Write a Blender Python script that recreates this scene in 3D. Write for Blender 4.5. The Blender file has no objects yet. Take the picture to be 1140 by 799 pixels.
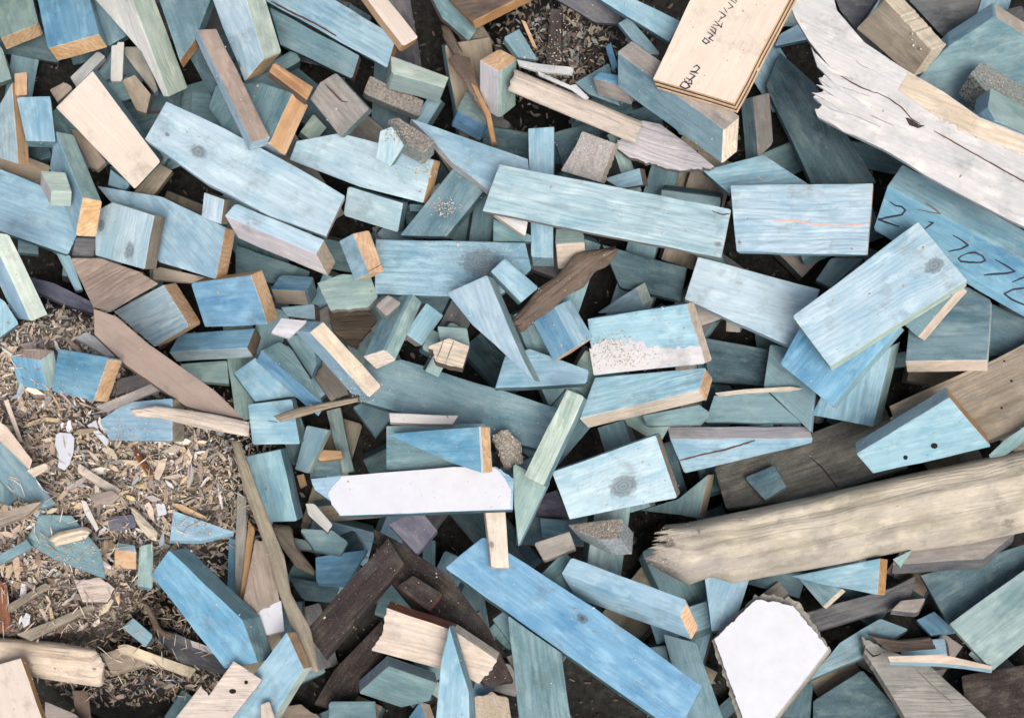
import bpy, bmesh, math, random
import numpy as np
from mathutils import Vector, Matrix
random.seed(7); rng = np.random.default_rng(7)
S = 0.00132            # metres per unit; all heap measurements below are in units of 1.32 mm
CX, CY, F = 570.0, 399.5, 1500.0
H = 1500.0             # camera height above the heap's datum, in units
sc = bpy.context.scene
col = sc.collection
# ---------------------------------------------------------------- camera
cd = bpy.data.cameras.new('camera'); cam = bpy.data.objects.new('camera', cd); col.objects.link(cam)
cam.location = (0, 0, H*S); cd.sensor_width = 36; cd.lens = F/1140*36; cd.clip_start = 0.05; cd.clip_end = 200
sc.camera = cam
# ---------------------------------------------------------------- light: bright overcast
SUN_EL, SUN_AZ = math.radians(72), math.radians(150)   # azimuth clockwise from +Y
w = bpy.data.worlds.new('World'); sc.world = w; w.use_nodes = True
nt = w.node_tree; bg = nt.nodes['Background']
sky = nt.nodes.new('ShaderNodeTexSky'); sky.sky_type = 'NISHITA'; sky.sun_disc = False
sky.sun_elevation = SUN_EL; sky.sun_rotation = SUN_AZ; sky.air_density = 0.6; sky.dust_density = 7.0; sky.ozone_density = 1.0
nt.links.new(sky.outputs[0], bg.inputs[0]); bg.inputs[1].default_value = 0.12
sd = bpy.data.lights.new('sun', 'SUN'); sun = bpy.data.objects.new('sun', sd); col.objects.link(sun)
sd.energy = 1.5; sd.angle = math.radians(38); sd.color = (1.0, 0.955, 0.90)
dv = Vector((math.sin(SUN_AZ)*math.cos(SUN_EL), math.cos(SUN_AZ)*math.cos(SUN_EL), math.sin(SUN_EL)))
sun.rotation_euler = dv.to_track_quat('Z', 'Y').to_euler()
sc.view_settings.view_transform = 'Standard'; sc.view_settings.look = 'None'
sc.view_settings.exposure = 0.58; sc.view_settings.gamma = 1
sc.cycles.max_bounces = 5; sc.cycles.diffuse_bounces = 2

# ---------------------------------------------------------------- colours (surface colours, linear)
def lin(r, g, b, k=0.78):
    f = lambda v: ((v/255.0+0.055)/1.055)**2.4
    return (f(r)*k, f(g)*k, f(b)*k)
PAL = dict(
    B=lin(120,170,198), b=lin(152,188,204), k=lin(178,203,214), c=lin(122,154,162), C=lin(84,112,120),
    g=lin(148,174,172), G=lin(190,207,196), w=lin(206,207,208), p=lin(216,204,190), l=lin(202,193,176), q=lin(92,92,86), t=lin(220,186,148),
    T=lin(194,154,110), y=lin(222,208,188), n=lin(118,103,91), N=lin(62,54,52), s=lin(158,154,148),
    S=lin(104,106,110), W=lin(226,224,222,0.68), o=lin(158,148,132), P=lin(170,156,144), m=lin(110,112,128),
    r=lin(132,86,62))

def nodes(m):
    m.use_nodes = True; t = m.node_tree; t.nodes.clear()
    o = t.nodes.new('ShaderNodeOutputMaterial'); b = t.nodes.new('ShaderNodeBsdfPrincipled')
    t.links.new(b.outputs[0], o.inputs[0]); return t, b
def math_n(t, op, a, b=None, clamp=False):
    n = t.nodes.new('ShaderNodeMath'); n.operation = op; n.use_clamp = clamp
    for i, v in enumerate((a, b)):
        if v is None: continue
        if isinstance(v, (int, float)): n.inputs[i].default_value = v
        else: t.links.new(v, n.inputs[i])
    return n.outputs[0]
def mixc(t, f, a, b, mode='MIX'):
    n = t.nodes.new('ShaderNodeMix'); n.data_type = 'RGBA'; n.blend_type = mode; n.clamp_factor = True
    for i, v in ((0, f), (6, a), (7, b)):
        if isinstance(v, (int, float)): n.inputs[i].default_value = v
        elif isinstance(v, tuple): n.inputs[i].default_value = (*v, 1)
        else: t.links.new(v, n.inputs[i])
    return n.outputs[2]
def noise(t, vec, scale, detail=3, rough=0.55, mul=None):
    if mul:
        m = t.nodes.new('ShaderNodeVectorMath'); m.operation = 'MULTIPLY'; t.links.new(vec, m.inputs[0]); m.inputs[1].default_value = mul; vec = m.outputs[0]
    n = t.nodes.new('ShaderNodeTexNoise'); n.inputs['Scale'].default_value = scale; n.inputs['Detail'].default_value = detail
    n.inputs['Roughness'].default_value = rough; t.links.new(vec, n.inputs['Vector']); return n.outputs['Fac']
def ramp(t, f, a, b):
    n = t.nodes.new('ShaderNodeMapRange'); n.inputs[1].default_value = a; n.inputs[2].default_value = b
    n.clamp = True; t.links.new(f, n.inputs[0]); return n.outputs[0]

def wood_material(name, grain=1.0, stain=1.0, bump=1.0, speck=0.0):
    m = bpy.data.materials.new(name); t, b = nodes(m)
    at = t.nodes.new('ShaderNodeAttribute'); at.attribute_name = 'col'
    gc = t.nodes.new('ShaderNodeAttribute'); gc.attribute_name = 'gco'
    v = gc.outputs['Vector']; c = at.outputs['Color']
    # growth rings about a pith line that runs along the grain
    warp = noise(t, v, 1.0, 2, 0.5, (0.007, 0.03, 0.03))
    sep = t.nodes.new('ShaderNodeSeparateXYZ'); t.links.new(v, sep.inputs[0])
    r2 = math_n(t, 'ADD', math_n(t, 'MULTIPLY', sep.outputs[1], sep.outputs[1]), math_n(t, 'MULTIPLY', sep.outputs[2], sep.outputs[2]))
    r = math_n(t, 'ADD', math_n(t, 'SQRT', r2), math_n(t, 'MULTIPLY', warp, 34.0))
    kn = []
    for key in ('knot_a', 'knot_b'):
        ka = t.nodes.new('ShaderNodeAttribute'); ka.attribute_type = 'OBJECT'; ka.attribute_name = key
        kr = t.nodes.new('ShaderNodeAttribute'); kr.attribute_type = 'OBJECT'; kr.attribute_name = key+'_r'
        sb = t.nodes.new('ShaderNodeVectorMath'); sb.operation = 'SUBTRACT'; t.links.new(v, sb.inputs[0]); t.links.new(ka.outputs['Vector'], sb.inputs[1])
        ml = t.nodes.new('ShaderNodeVectorMath'); ml.operation = 'MULTIPLY'; t.links.new(sb.outputs[0], ml.inputs[0]); ml.inputs[1].default_value = (0.72, 1, 1)
        ln = t.nodes.new('ShaderNodeVectorMath'); ln.operation = 'LENGTH'; t.links.new(ml.outputs[0], ln.inputs[0])
        wob = noise(t, v, 1.0, 2, 0.5, (0.25, 0.25, 0.25))
        dd = math_n(t, 'MULTIPLY', ln.outputs[1], math_n(t, 'ADD', math_n(t, 'MULTIPLY', wob, 0.8), 0.6))
        dn = math_n(t, 'DIVIDE', dd, math_n(t, 'MAXIMUM', kr.outputs['Fac'], 0.001))
        g = math_n(t, 'EXPONENT', math_n(t, 'MULTIPLY', math_n(t, 'MULTIPLY', dn, dn), -0.30))
        kn.append((dn, g, kr.outputs['Fac'], dd))
        r = math_n(t, 'ADD', r, math_n(t, 'MULTIPLY', math_n(t, 'MULTIPLY', g, kr.outputs['Fac']), 1.6))
    sn = math_n(t, 'SINE', math_n(t, 'MULTIPLY', r, 1.15))
    rings = math_n(t, 'POWER', math_n(t, 'ADD', math_n(t, 'MULTIPLY', sn, 0.5), 0.5), 2.5)
    streak = noise(t, v, 1.0, 4, 0.65, (0.012, 0.30, 0.30))
    fine = noise(t, v, 1.0, 3, 0.7, (0.10, 1.5, 1.5))
    blot = noise(t, v, 1.0, 4, 0.6, (0.014, 0.032, 0.032))
    blot2 = noise(t, v, 1.0, 3, 0.6, (0.03, 0.07, 0.05))
    # stain soaks in unevenly
    gam = t.nodes.new('ShaderNodeGamma'); t.links.new(c, gam.inputs[0]); gam.inputs[1].default_value = 1.55
    deep = mixc(t, 1.0, gam.outputs[0], (1.12, 1.19, 1.20), 'MULTIPLY')
    c1 = mixc(t, math_n(t, 'MULTIPLY', ramp(t, blot, 0.46, 0.68), 0.85*stain), c, deep)
    pale = mixc(t, 1.0, mixc(t, 1.0, c, (1.22, 1.2, 1.16), 'MULTIPLY'), (0.06, 0.055, 0.04), 'ADD')
    c2 = mixc(t, math_n(t, 'MULTIPLY', ramp(t, blot2, 0.50, 0.72), 0.75*stain), c1, pale)
    c3 = mixc(t, math_n(t, 'MULTIPLY', ramp(t, streak, 0.50, 0.66), 0.22*grain), c2, mixc(t, 1.0, c2, (0.50, 0.56, 0.62), 'MULTIPLY'))
    c3b = mixc(t, math_n(t, 'MULTIPLY', ramp(t, streak, 0.50, 0.34), 0.24*grain), c3, mixc(t, 1.0, mixc(t, 1.0, c3, (1.2, 1.19, 1.17), 'MULTIPLY'), (0.03, 0.03, 0.03), 'ADD'))
    ef = t.nodes.new('ShaderNodeAttribute'); ef.attribute_name = 'endgrain'
    c4 = mixc(t, math_n(t, 'MULTIPLY', rings, math_n(t, 'ADD', math_n(t, 'MULTIPLY', ef.outputs['Fac'], 0.30), 0.17*grain)), c3b, mixc(t, 1.0, c3b, (0.62, 0.60, 0.58), 'MULTIPLY'))
    c5 = mixc(t, math_n(t, 'MULTIPLY', ramp(t, fine, 0.55, 0.75), 0.28), c4, mixc(t, 1.0, c4, (0.6, 0.6, 0.6), 'MULTIPLY'))
    for dn, g, kr_, dd in kn:
        kring = math_n(t, 'ADD', math_n(t, 'MULTIPLY', math_n(t, 'SINE', math_n(t, 'MULTIPLY', dd, 1.9)), 0.14), 0.86)
        core = math_n(t, 'MULTIPLY', ramp(t, dn, 1.05, 0.75), kring)
        halo = math_n(t, 'MULTIPLY', ramp(t, dn, 2.4, 1.0), 0.22)
        c5 = mixc(t, halo, c5, mixc(t, 1.0, c5, (0.62, 0.60, 0.60), 'MULTIPLY'))
        c5 = mixc(t, math_n(t, 'MULTIPLY', core, 0.8), c5, mixc(t, 0.35, mixc(t, 1.0, c5, (0.36, 0.34, 0.36), 'MULTIPLY'), (0.10, 0.085, 0.075)))
    # grime and stray dust
    geo = t.nodes.new('ShaderNodeNewGeometry')
    grime = noise(t, geo.outputs['Position'], 22.0, 6, 0.68)
    c6 = mixc(t, math_n(t, 'MULTIPLY', ramp(t, grime, 0.54, 0.72), 0.42), c5, (0.10, 0.105, 0.10))
    dust = noise(t, geo.outputs['Position'], 420.0, 2, 0.6)
    c7 = mixc(t, math_n(t, 'MULTIPLY', ramp(t, dust, 0.62, 0.72), 0.2), c6, (0.56, 0.52, 0.46))
    if speck:
        sp = noise(t, geo.outputs['Position'], 260.0, 4, 0.8)
        c7 = mixc(t, math_n(t, 'MULTIPLY', ramp(t, sp, 0.40, 0.62), speck), mixc(t, 1.0, c7, (0.6, 0.58, 0.56), 'MULTIPLY'), (0.56, 0.52, 0.46))
    t.links.new(c7, b.inputs['Base Color'])
    b.inputs['Roughness'].default_value = 0.8; b.inputs['Specular IOR Level'].default_value = 0.25
    hsum = math_n(t, 'ADD', math_n(t, 'MULTIPLY', streak, 1.0), math_n(t, 'ADD', math_n(t, 'MULTIPLY', fine, 0.5), math_n(t, 'MULTIPLY', rings, -0.25)))
    rough = noise(t, geo.outputs['Position'], 160.0, 4, 0.7)
    hs = math_n(t, 'ADD', hsum, math_n(t, 'MULTIPLY', rough, 0.5 + speck*2))
    bp = t.nodes.new('ShaderNodeBump'); bp.inputs['Strength'].default_value = 0.4*bump; bp.inputs['Distance'].default_value = 0.0022
    t.links.new(hs, bp.inputs['Height']); t.links.new(bp.outputs[0], b.inputs['Normal'])
    return m
M_WOOD = wood_material('stained_timber')
M_STRIPE = wood_material('coarse_grain_timber', grain=2.0, bump=1.3)
M_ROUGH = wood_material('weathered_wood', grain=1.5, stain=0.8, bump=2.2)
M_DUSTY = wood_material('sawdust_crusted_wood', grain=0.8, bump=1.4, speck=0.5)
M_LOG = wood_material('weathered_log', grain=0.4, stain=1.0, bump=1.6)
M_PLAIN = wood_material('planed_wood', grain=0.45, stain=0.35, bump=0.5)
def simple(name, c, rough=0.8, var=0.3, scale=60.0, bump=0.3):
    m = bpy.data.materials.new(name); t, b = nodes(m)
    geo = t.nodes.new('ShaderNodeNewGeometry'); n = noise(t, geo.outputs['Position'], scale, 5, 0.65)
    t.links.new(mixc(t, ramp(t, n, 0.3, 0.7), c, tuple(x*(1-var) for x in c)), b.inputs['Base Color'])
    b.inputs['Roughness'].default_value = rough; b.inputs['Specular IOR Level'].default_value = 0.3
    bp = t.nodes.new('ShaderNodeBump'); bp.inputs['Strength'].default_value = bump; bp.inputs['Distance'].default_value = 0.002
    t.links.new(n, bp.inputs['Height']); t.links.new(bp.outputs[0], b.inputs['Normal']); return m
M_PAINT = simple('white_paint', (0.52, 0.545, 0.58), 0.55, 0.10, 40, 0.4)
M_INK = simple('ink', (0.03, 0.03, 0.06), 0.6, 0.3, 300, 0)
M_BROWNINK = simple('brown_marker', (0.16, 0.14, 0.13), 0.6, 0.3, 300, 0)
M_ORANGE = simple('orange_crayon', (0.72, 0.40, 0.30), 0.8, 0.3, 400, 0)
M_KNOT = simple('knot_wood', (0.15, 0.115, 0.10), 0.7, 0.5, 300, 0.6)
M_BKNOT = simple('blue_knot_wood', (0.20, 0.24, 0.27), 0.7, 0.5, 300, 0.6)
M_HOLE = simple('hole', (0.012, 0.012, 0.012), 1.0, 0.1, 10, 0)
M_CRACK = simple('crack', (0.11, 0.055, 0.045), 0.9, 0.4, 300, 0)
M_PLYD = simple('dark_ply', (0.10, 0.06, 0.05), 0.8, 0.5, 300, 0.5)
def chip_material():
    m = bpy.data.materials.new('chip_wood'); t, b = nodes(m)
    at = t.nodes.new('ShaderNodeAttribute'); at.attribute_name = 'col'
    geo = t.nodes.new('ShaderNodeNewGeometry'); n = noise(t, geo.outputs['Position'], 350.0, 4, 0.7)
    t.links.new(mixc(t, math_n(t, 'MULTIPLY', ramp(t, n, 0.45, 0.7), 0.45), at.outputs['Color'], mixc(t, 1.0, at.outputs['Color'], (0.45, 0.42, 0.4), 'MULTIPLY')), b.inputs['Base Color'])
    b.inputs['Roughness'].default_value = 0.9; b.inputs['Specular IOR Level'].default_value = 0.2
    bp = t.nodes.new('ShaderNodeBump'); bp.inputs['Strength'].default_value = 0.6; bp.inputs['Distance'].default_value = 0.002
    t.links.new(n, bp.inputs['Height']); t.links.new(bp.outputs[0], b.inputs['Normal']); return m
M_CHIP = chip_material()

# ---------------------------------------------------------------- heap heights
X0, X1, Y0, Y1, CELL = -60, 1200, -60, 860, 2
GX, GY = np.meshgrid(np.arange(X0, X1, CELL)+1.0, np.arange(Y0, Y1, CELL)+1.0)
def inside(px, py, poly):
    r = np.zeros(px.shape, bool); n = len(poly)
    for i in range(n):
        x1, y1 = poly[i]; x2, y2 = poly[(i+1) % n]
        if y1 == y2: continue
        cnd = ((y1 > py) != (y2 > py)) & (px < (x2-x1)*(py-y1)/(y2-y1)+x1)
        r ^= cnd
    return r
def sstep(x): x = np.clip(x, 0, 1); return x*x*(3-2*x)
def ground_h(x, y):
    """height of the chips and soil under the offcuts: a mound of chips at the left, a hollow under the pile"""
    def bump(cx, cy, rx, ry): return sstep(1.6-np.sqrt(((x-cx)/rx)**2+((y-cy)/ry)**2))
    m = np.maximum(bump(105, 540, 165, 110), bump(40, 640, 120, 90))
    m = np.maximum(m, bump(60, 410, 90, 70)*0.9)
    m = np.maximum(m, bump(625, 50, 70, 60)*0.75)
    m = np.maximum(m, bump(150, 720, 120, 60)*0.55)
    nz = 6*np.sin(x*0.031+1.3*np.sin(y*0.021))+5*np.sin(y*0.047+x*0.02)+3*np.sin(x*0.11)*np.sin(y*0.13)
    return -190 + m*200 + nz
HM = ground_h(GX, GY)

def P3(px, py, z):
    k = (H-z)/F
    return Vector(((px-CX)*k, (CY-py)*k, z))

class Face: pass
def tag(o, label=None, cat=None, group=None, kind=None):
    if label: o['label'] = label
    if cat: o['category'] = cat
    if group: o['group'] = group
    if kind: o['kind'] = kind
    return o

def link_bm(name, bm, mat, parent=None):
    me = bpy.data.meshes.new(name); bm.to_mesh(me); bm.free(); me.materials.append(mat)
    o = bpy.data.objects.new(name, me); col.objects.link(o)
    if parent: o.parent = parent
    return o

def outline(pts, torn, jit):
    """break the outline's edges into short runs with a little unevenness; torn edges become ragged"""
    out, ids = [], []
    n = len(pts)
    for i in range(n):
        a = Vector(pts[i]); b = Vector(pts[(i+1) % n]); d = b-a; L = d.length
        if L < 1e-6: continue
        nn = Vector((d.y, -d.x))/L
        if i in torn:
            amp = torn[i]; k = max(2, int(L/3.2))
            for j in range(k):
                t_ = (j+random.uniform(-.45, .45))/k if j else 0
                off = 0 if j == 0 else random.triangular(-1.1, 1.1, 0)*amp*1.2*(0.5+0.5*math.sin(math.pi*j/k))
                out.append(a+d*t_+nn*off); ids.append(i)
        else:
            k = max(1, int(L/26))
            for j in range(k):
                off = 0 if j == 0 else random.uniform(-jit, jit)
                out.append(a+d*((j+(random.uniform(-.2, .2) if j else 0))/k)+nn*off); ids.append(i)
    return out, ids

def prism_mesh(tops, ids, cw, colors, gaxis, bevel, off):
    """prism of a top outline extruded by cw; face colours and wood coordinates as attributes"""
    bm = bmesh.new()
    fid = bm.faces.layers.int.new('fid')
    vt = [bm.verts.new(p) for p in tops]; vb = [bm.verts.new(p+cw) for p in tops]
    n = len(tops)
    f = bm.faces.new(vt); f[fid] = -1
    f = bm.faces.new(vb[::-1]); f[fid] = -2
    for i in range(n):
        j = (i+1) % n
        f = bm.faces.new((vt[j], vt[i], vb[i], vb[j])); f[fid] = ids[i]
    bmesh.ops.recalc_face_normals(bm, faces=bm.faces)
    bm.normal_update()
    nrm = None
    for f in bm.faces:
        if f[fid] == -1: nrm = f.normal.copy()
    if bevel > 0:
        es = [e for e in bm.edges if len(e.link_faces) == 2 and e.calc_face_angle(0) > 0.5]
        old = set(bm.faces)
        r = bmesh.ops.bevel(bm, geom=es, offset=bevel*random.uniform(.8, 1.5), offset_type='OFFSET', segments=2, profile=0.6, affect='EDGES', clamp_overlap=True)
        worn = set(r['faces'])
    else: worn = set()
    big = [f for f in bm.faces if len(f.verts) > 4]
    worn_ids = {f.index for f in worn}
    bm.faces.index_update()
    wl = bm.faces.layers.int.new('worn')
    for f in worn:
        if f.is_valid: f[wl] = 1
    bmesh.ops.triangulate(bm, faces=[f for f in bm.faces if len(f.verts) > 4])
    cl = [None]*len(bm.faces)
    for i, f in enumerate(bm.faces):
        c = colors.get(f[fid], colors['side'])
        if f[wl]: c = tuple(x*0.82+0.10 for x in c)
        cl[i] = c
    a = gaxis.normalized(); wv = nrm - a*nrm.dot(a)
    if wv.length < 1e-3: wv = a.orthogonal()
    wv.normalize(); vv = wv.cross(a)
    cen = sum(tops, Vector())/n
    gco = [(a.dot(v.co-cen)+off[0], vv.dot(v.co-cen)+off[1], wv.dot(v.co-cen)+off[2]) for v in bm.verts]
    prism_mesh.frame = (a, vv, wv, cen, off)
    return bm, cl, gco, nrm

def finish(name, bm, cl, gco, mat, parent=None, origin=None):
    for v in bm.verts: v.co = v.co*S
    o0 = origin*S if origin is not None else Vector()
    for v in bm.verts: v.co -= o0
    bm.faces.layers.int.remove(bm.faces.layers.int['fid'])
    o = link_bm(name, bm, mat, parent); me = o.data
    if parent is None: o.location = o0
    else: o.location = o0 - parent.location
    ca = me.attributes.new('col', 'FLOAT_COLOR', 'FACE')
    ca.data.foreach_set('color', [x for c in cl for x in (*c, 1.0)])
    ea = me.attributes.new('endgrain', 'FLOAT', 'FACE'); av = prism_mesh.frame[0]
    ea.data.foreach_set('value', [1.0 if abs(f.normal.dot(av)) > 0.75 else 0.0 for f in me.polygons])
    ga = me.attributes.new('gco', 'FLOAT_VECTOR', 'POINT')
    ga.data.foreach_set('vector', [x for g in gco for x in g])
    return o

def chip_corners(ol, ids):
    """knock off a corner here and there"""
    o2, i2 = [], []; n = len(ol)
    for i in range(n):
        a, p, b = ol[i-1], ol[i], ol[(i+1) % n]
        if ids[i] != ids[i-1] and random.random() < 0.42 and (a-p).length > 9 and (b-p).length > 9:
            u, v = random.uniform(.8, 3.2), random.uniform(.8, 3.2)
            o2.append(p+(a-p).normalized()*u); i2.append(ids[i-1])
            o2.append(p+(b-p).normalized()*v); i2.append(ids[i])
        else: o2.append(p); i2.append(ids[i])
    return o2, i2
PIECES = []
def P(layer, verts, c, cols, label, T=24, n='timber_offcut', cat=None, mat=None, torn=None, g=None, bev=1.1, lift=0, group=None, R=46, deco=None, plies=0, sink=None, jit=0.6, loft=None):
    PIECES.append(dict(layer=layer, verts=verts, c=c, cols=cols, label=label, T=T, n=n, cat=cat, mat=mat, torn=torn or {}, g=g, bev=bev, lift=lift, group=group, R=R, deco=deco or [], plies=plies, sink=sink, jit=jit, loft=loft, k=len(PIECES)))

def place(d):
    v = [float(x) for x in d['verts'].split()]
    pts = [(v[i], v[i+1]) for i in range(0, len(v), 2)]
    area = sum(pts[i][0]*pts[(i+1) % len(pts)][1]-pts[(i+1) % len(pts)][0]*pts[i][1] for i in range(len(pts)))
    cx = sum(p[0] for p in pts)/len(pts); cy = sum(p[1] for p in pts)/len(pts)
    c2 = Vector(d['c']); T = float(d['T'])
    T = max(T, 0.55*c2.length)
    slope = Vector((c2.x, -c2.y))/T                       # rise per unit in +X, +Y
    rng_ = [Vector((p[0]-cx, cy-p[1])).dot(slope) for p in pts]
    span = max(rng_)-min(rng_)
    if span > d['R']: slope *= d['R']/span
    if slope.length > 0.75: slope *= 0.75/slope.length
    # front surface of the piece seen from above: top face and visible sides
    def zlin(x, y): return (x-cx)*slope.x+(cy-y)*slope.y
    need = []
    m = inside(GX, GY, pts)
    if m.any():
        zz = zlin(GX[m], GY[m])
        need.append(HM[m]+min(T, 30)*(1.0 if d["sink"] is None else d["sink"])-zz)
    ext = [m]; zsides = []
    for i in range(len(pts)):
        a = pts[i]; b = pts[(i+1) % len(pts)]
        nx, ny = (b[1]-a[1]), -(b[0]-a[0])
        if area < 0: nx, ny = -nx, -ny
        if nx*c2.x+ny*c2.y > 0 and c2.length > 1.5:
            q = [a, b, (b[0]+c2.x, b[1]+c2.y), (a[0]+c2.x, a[1]+c2.y)]
            ms = inside(GX, GY, q) & ~m
            if ms.any():
                # fraction down the side
                det = (b[0]-a[0])*c2.y-(b[1]-a[1])*c2.x
                xs, ys = GX[ms]-a[0], GY[ms]-a[1]
                tt = ((b[0]-a[0])*ys-(b[1]-a[1])*xs)/det if abs(det) > 1e-6 else 0*xs
                ex, ey = xs-tt*c2.x, ys-tt*c2.y
                zz = zlin(a[0]+ex, a[1]+ey)-tt*T
                need.append(np.where(tt < 0.999, HM[ms]-zz, -999)); zsides.append((ms, zz))
    nd = np.concatenate(need) if need else np.array([0.0])
    z0 = float(np.percentile(nd, 99))+3.5+d['lift'] if len(nd) else 0
    z0 = max(z0, -175)
    # update height map
    if m.any():
        HM[m] = np.maximum(HM[m], z0+zlin(GX[m], GY[m]))
    for ms, zz in zsides: HM[ms] = np.maximum(HM[ms], z0+zz)
    # exact geometry
    kz = z0 - slope.dot(Vector(((cx-CX)*(H-z0)/F, (CY-cy)*(H-z0)/F)))
    def on_plane(px, py, up=0.0):
        u = Vector(((px-CX)/F, (CY-py)/F)); k = kz+up
        z = (k+slope.dot(u)*H)/(1+slope.dot(u))
        return P3(px, py, z)
    cw = P3(cx+c2.x, cy+c2.y, z0-T)-P3(cx, cy, z0)
    ol, ids = outline(pts, d['torn'], d['jit'])
    if len(pts) <= 6 and not d['loft'] and not d['plies'] and d['mat'] != 'paint': ol, ids = chip_corners(ol, ids)
    tops = [on_plane(p.x, p.y) for p in ol]
    # colours
    spec = d['cols'].split(); tc = spec[0].split('/')
    colors = {-1: vary(PAL[tc[0]]), 'side': vary(PAL[tc[1] if len(tc) > 1 else tc[0]])}
    colors[-2] = colors['side']
    for s_ in spec[1:]: colors[int(s_[:-1])] = vary(PAL[s_[-1]])
    if d['g'] == 'c': ga = cw
    else:
        gi = d['g']
        if gi is None: gi = max(range(len(pts)), key=lambda i: (Vector(pts[i])-Vector(pts[(i+1) % len(pts)])).length)
        ga = on_plane(*pts[(gi+1) % len(pts)])-on_plane(*pts[gi])
    off = (random.uniform(-4000, 4000), random.choice((-1, 1))*random.uniform(10, 90), random.uniform(25, 110))
    mat = MATS.get(d['mat'], M_WOOD)
    cen = on_plane(cx, cy)
    if d['loft'] is not None:
        bm, cl, gco, nrm = loft_mesh(pts, d['loft'], on_plane, T, slope, colors, off)
        o = finish(d['n'], bm, cl, gco, mat, None, cen)
    elif d['plies']:
        k = d['plies']; root = None
        for i in range(k):
            sh = cw*(i/k)
            tp = [p+sh for p in tops]
            if i % 2: 
                cc = cen+sh; tp = [p+(cc-p).normalized()*0.3 for p in tp]
            bm, cl, gco, nrm = prism_mesh(tp, ids, cw/k*0.97, colors if i % 2 == 0 else {'side': PAL['P']}, ga, 0.25, off)
            o = finish(d['n'] if i == 0 else 'ply', bm, cl, gco, mat if i % 2 == 0 else M_PLYD, root, cen)
            if i == 0: root = o
        o = root
    else:
        bm, cl, gco, nrm = prism_mesh(tops, ids, cw, colors, ga, d['bev'], off)
        o = finish(d['n'], bm, cl, gco, mat, None, cen)
    if nrm.z < 0: nrm = -nrm
    tag(o, d['label'], d['cat'] or d['n'].replace('_', ' '), d['group'])
    fr = prism_mesh.frame
    ks = [e for e in d['deco'] if e[0] in ('knot', 'bknot')][:2]
    for key, e in zip(('knot_a', 'knot_b'), ks):
        a_, v_, w_, c_, of = fr; q = on_plane(e[1], e[2])-c_
        o[key] = [a_.dot(q)+of[0], v_.dot(q)+of[1], w_.dot(q)+of[2]]; o[key+'_r'] = float(e[3])*1.25
    for e in d['deco']:
        if e[0] not in ('knot', 'bknot'): decorate(o, e, on_plane, nrm)
    return o
def resample(pl, k):
    pl = [Vector(p) for p in pl]; ds = [0]
    for a, b in zip(pl[:-1], pl[1:]): ds.append(ds[-1]+(b-a).length)
    out = []
    for i in range(k):
        t = ds[-1]*i/(k-1); j = 0
        while j < len(ds)-2 and ds[j+1] < t: j += 1
        f = (t-ds[j])/max(1e-6, ds[j+1]-ds[j]); out.append(pl[j].lerp(pl[j+1], min(1, max(0, f))))
    return out
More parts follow.
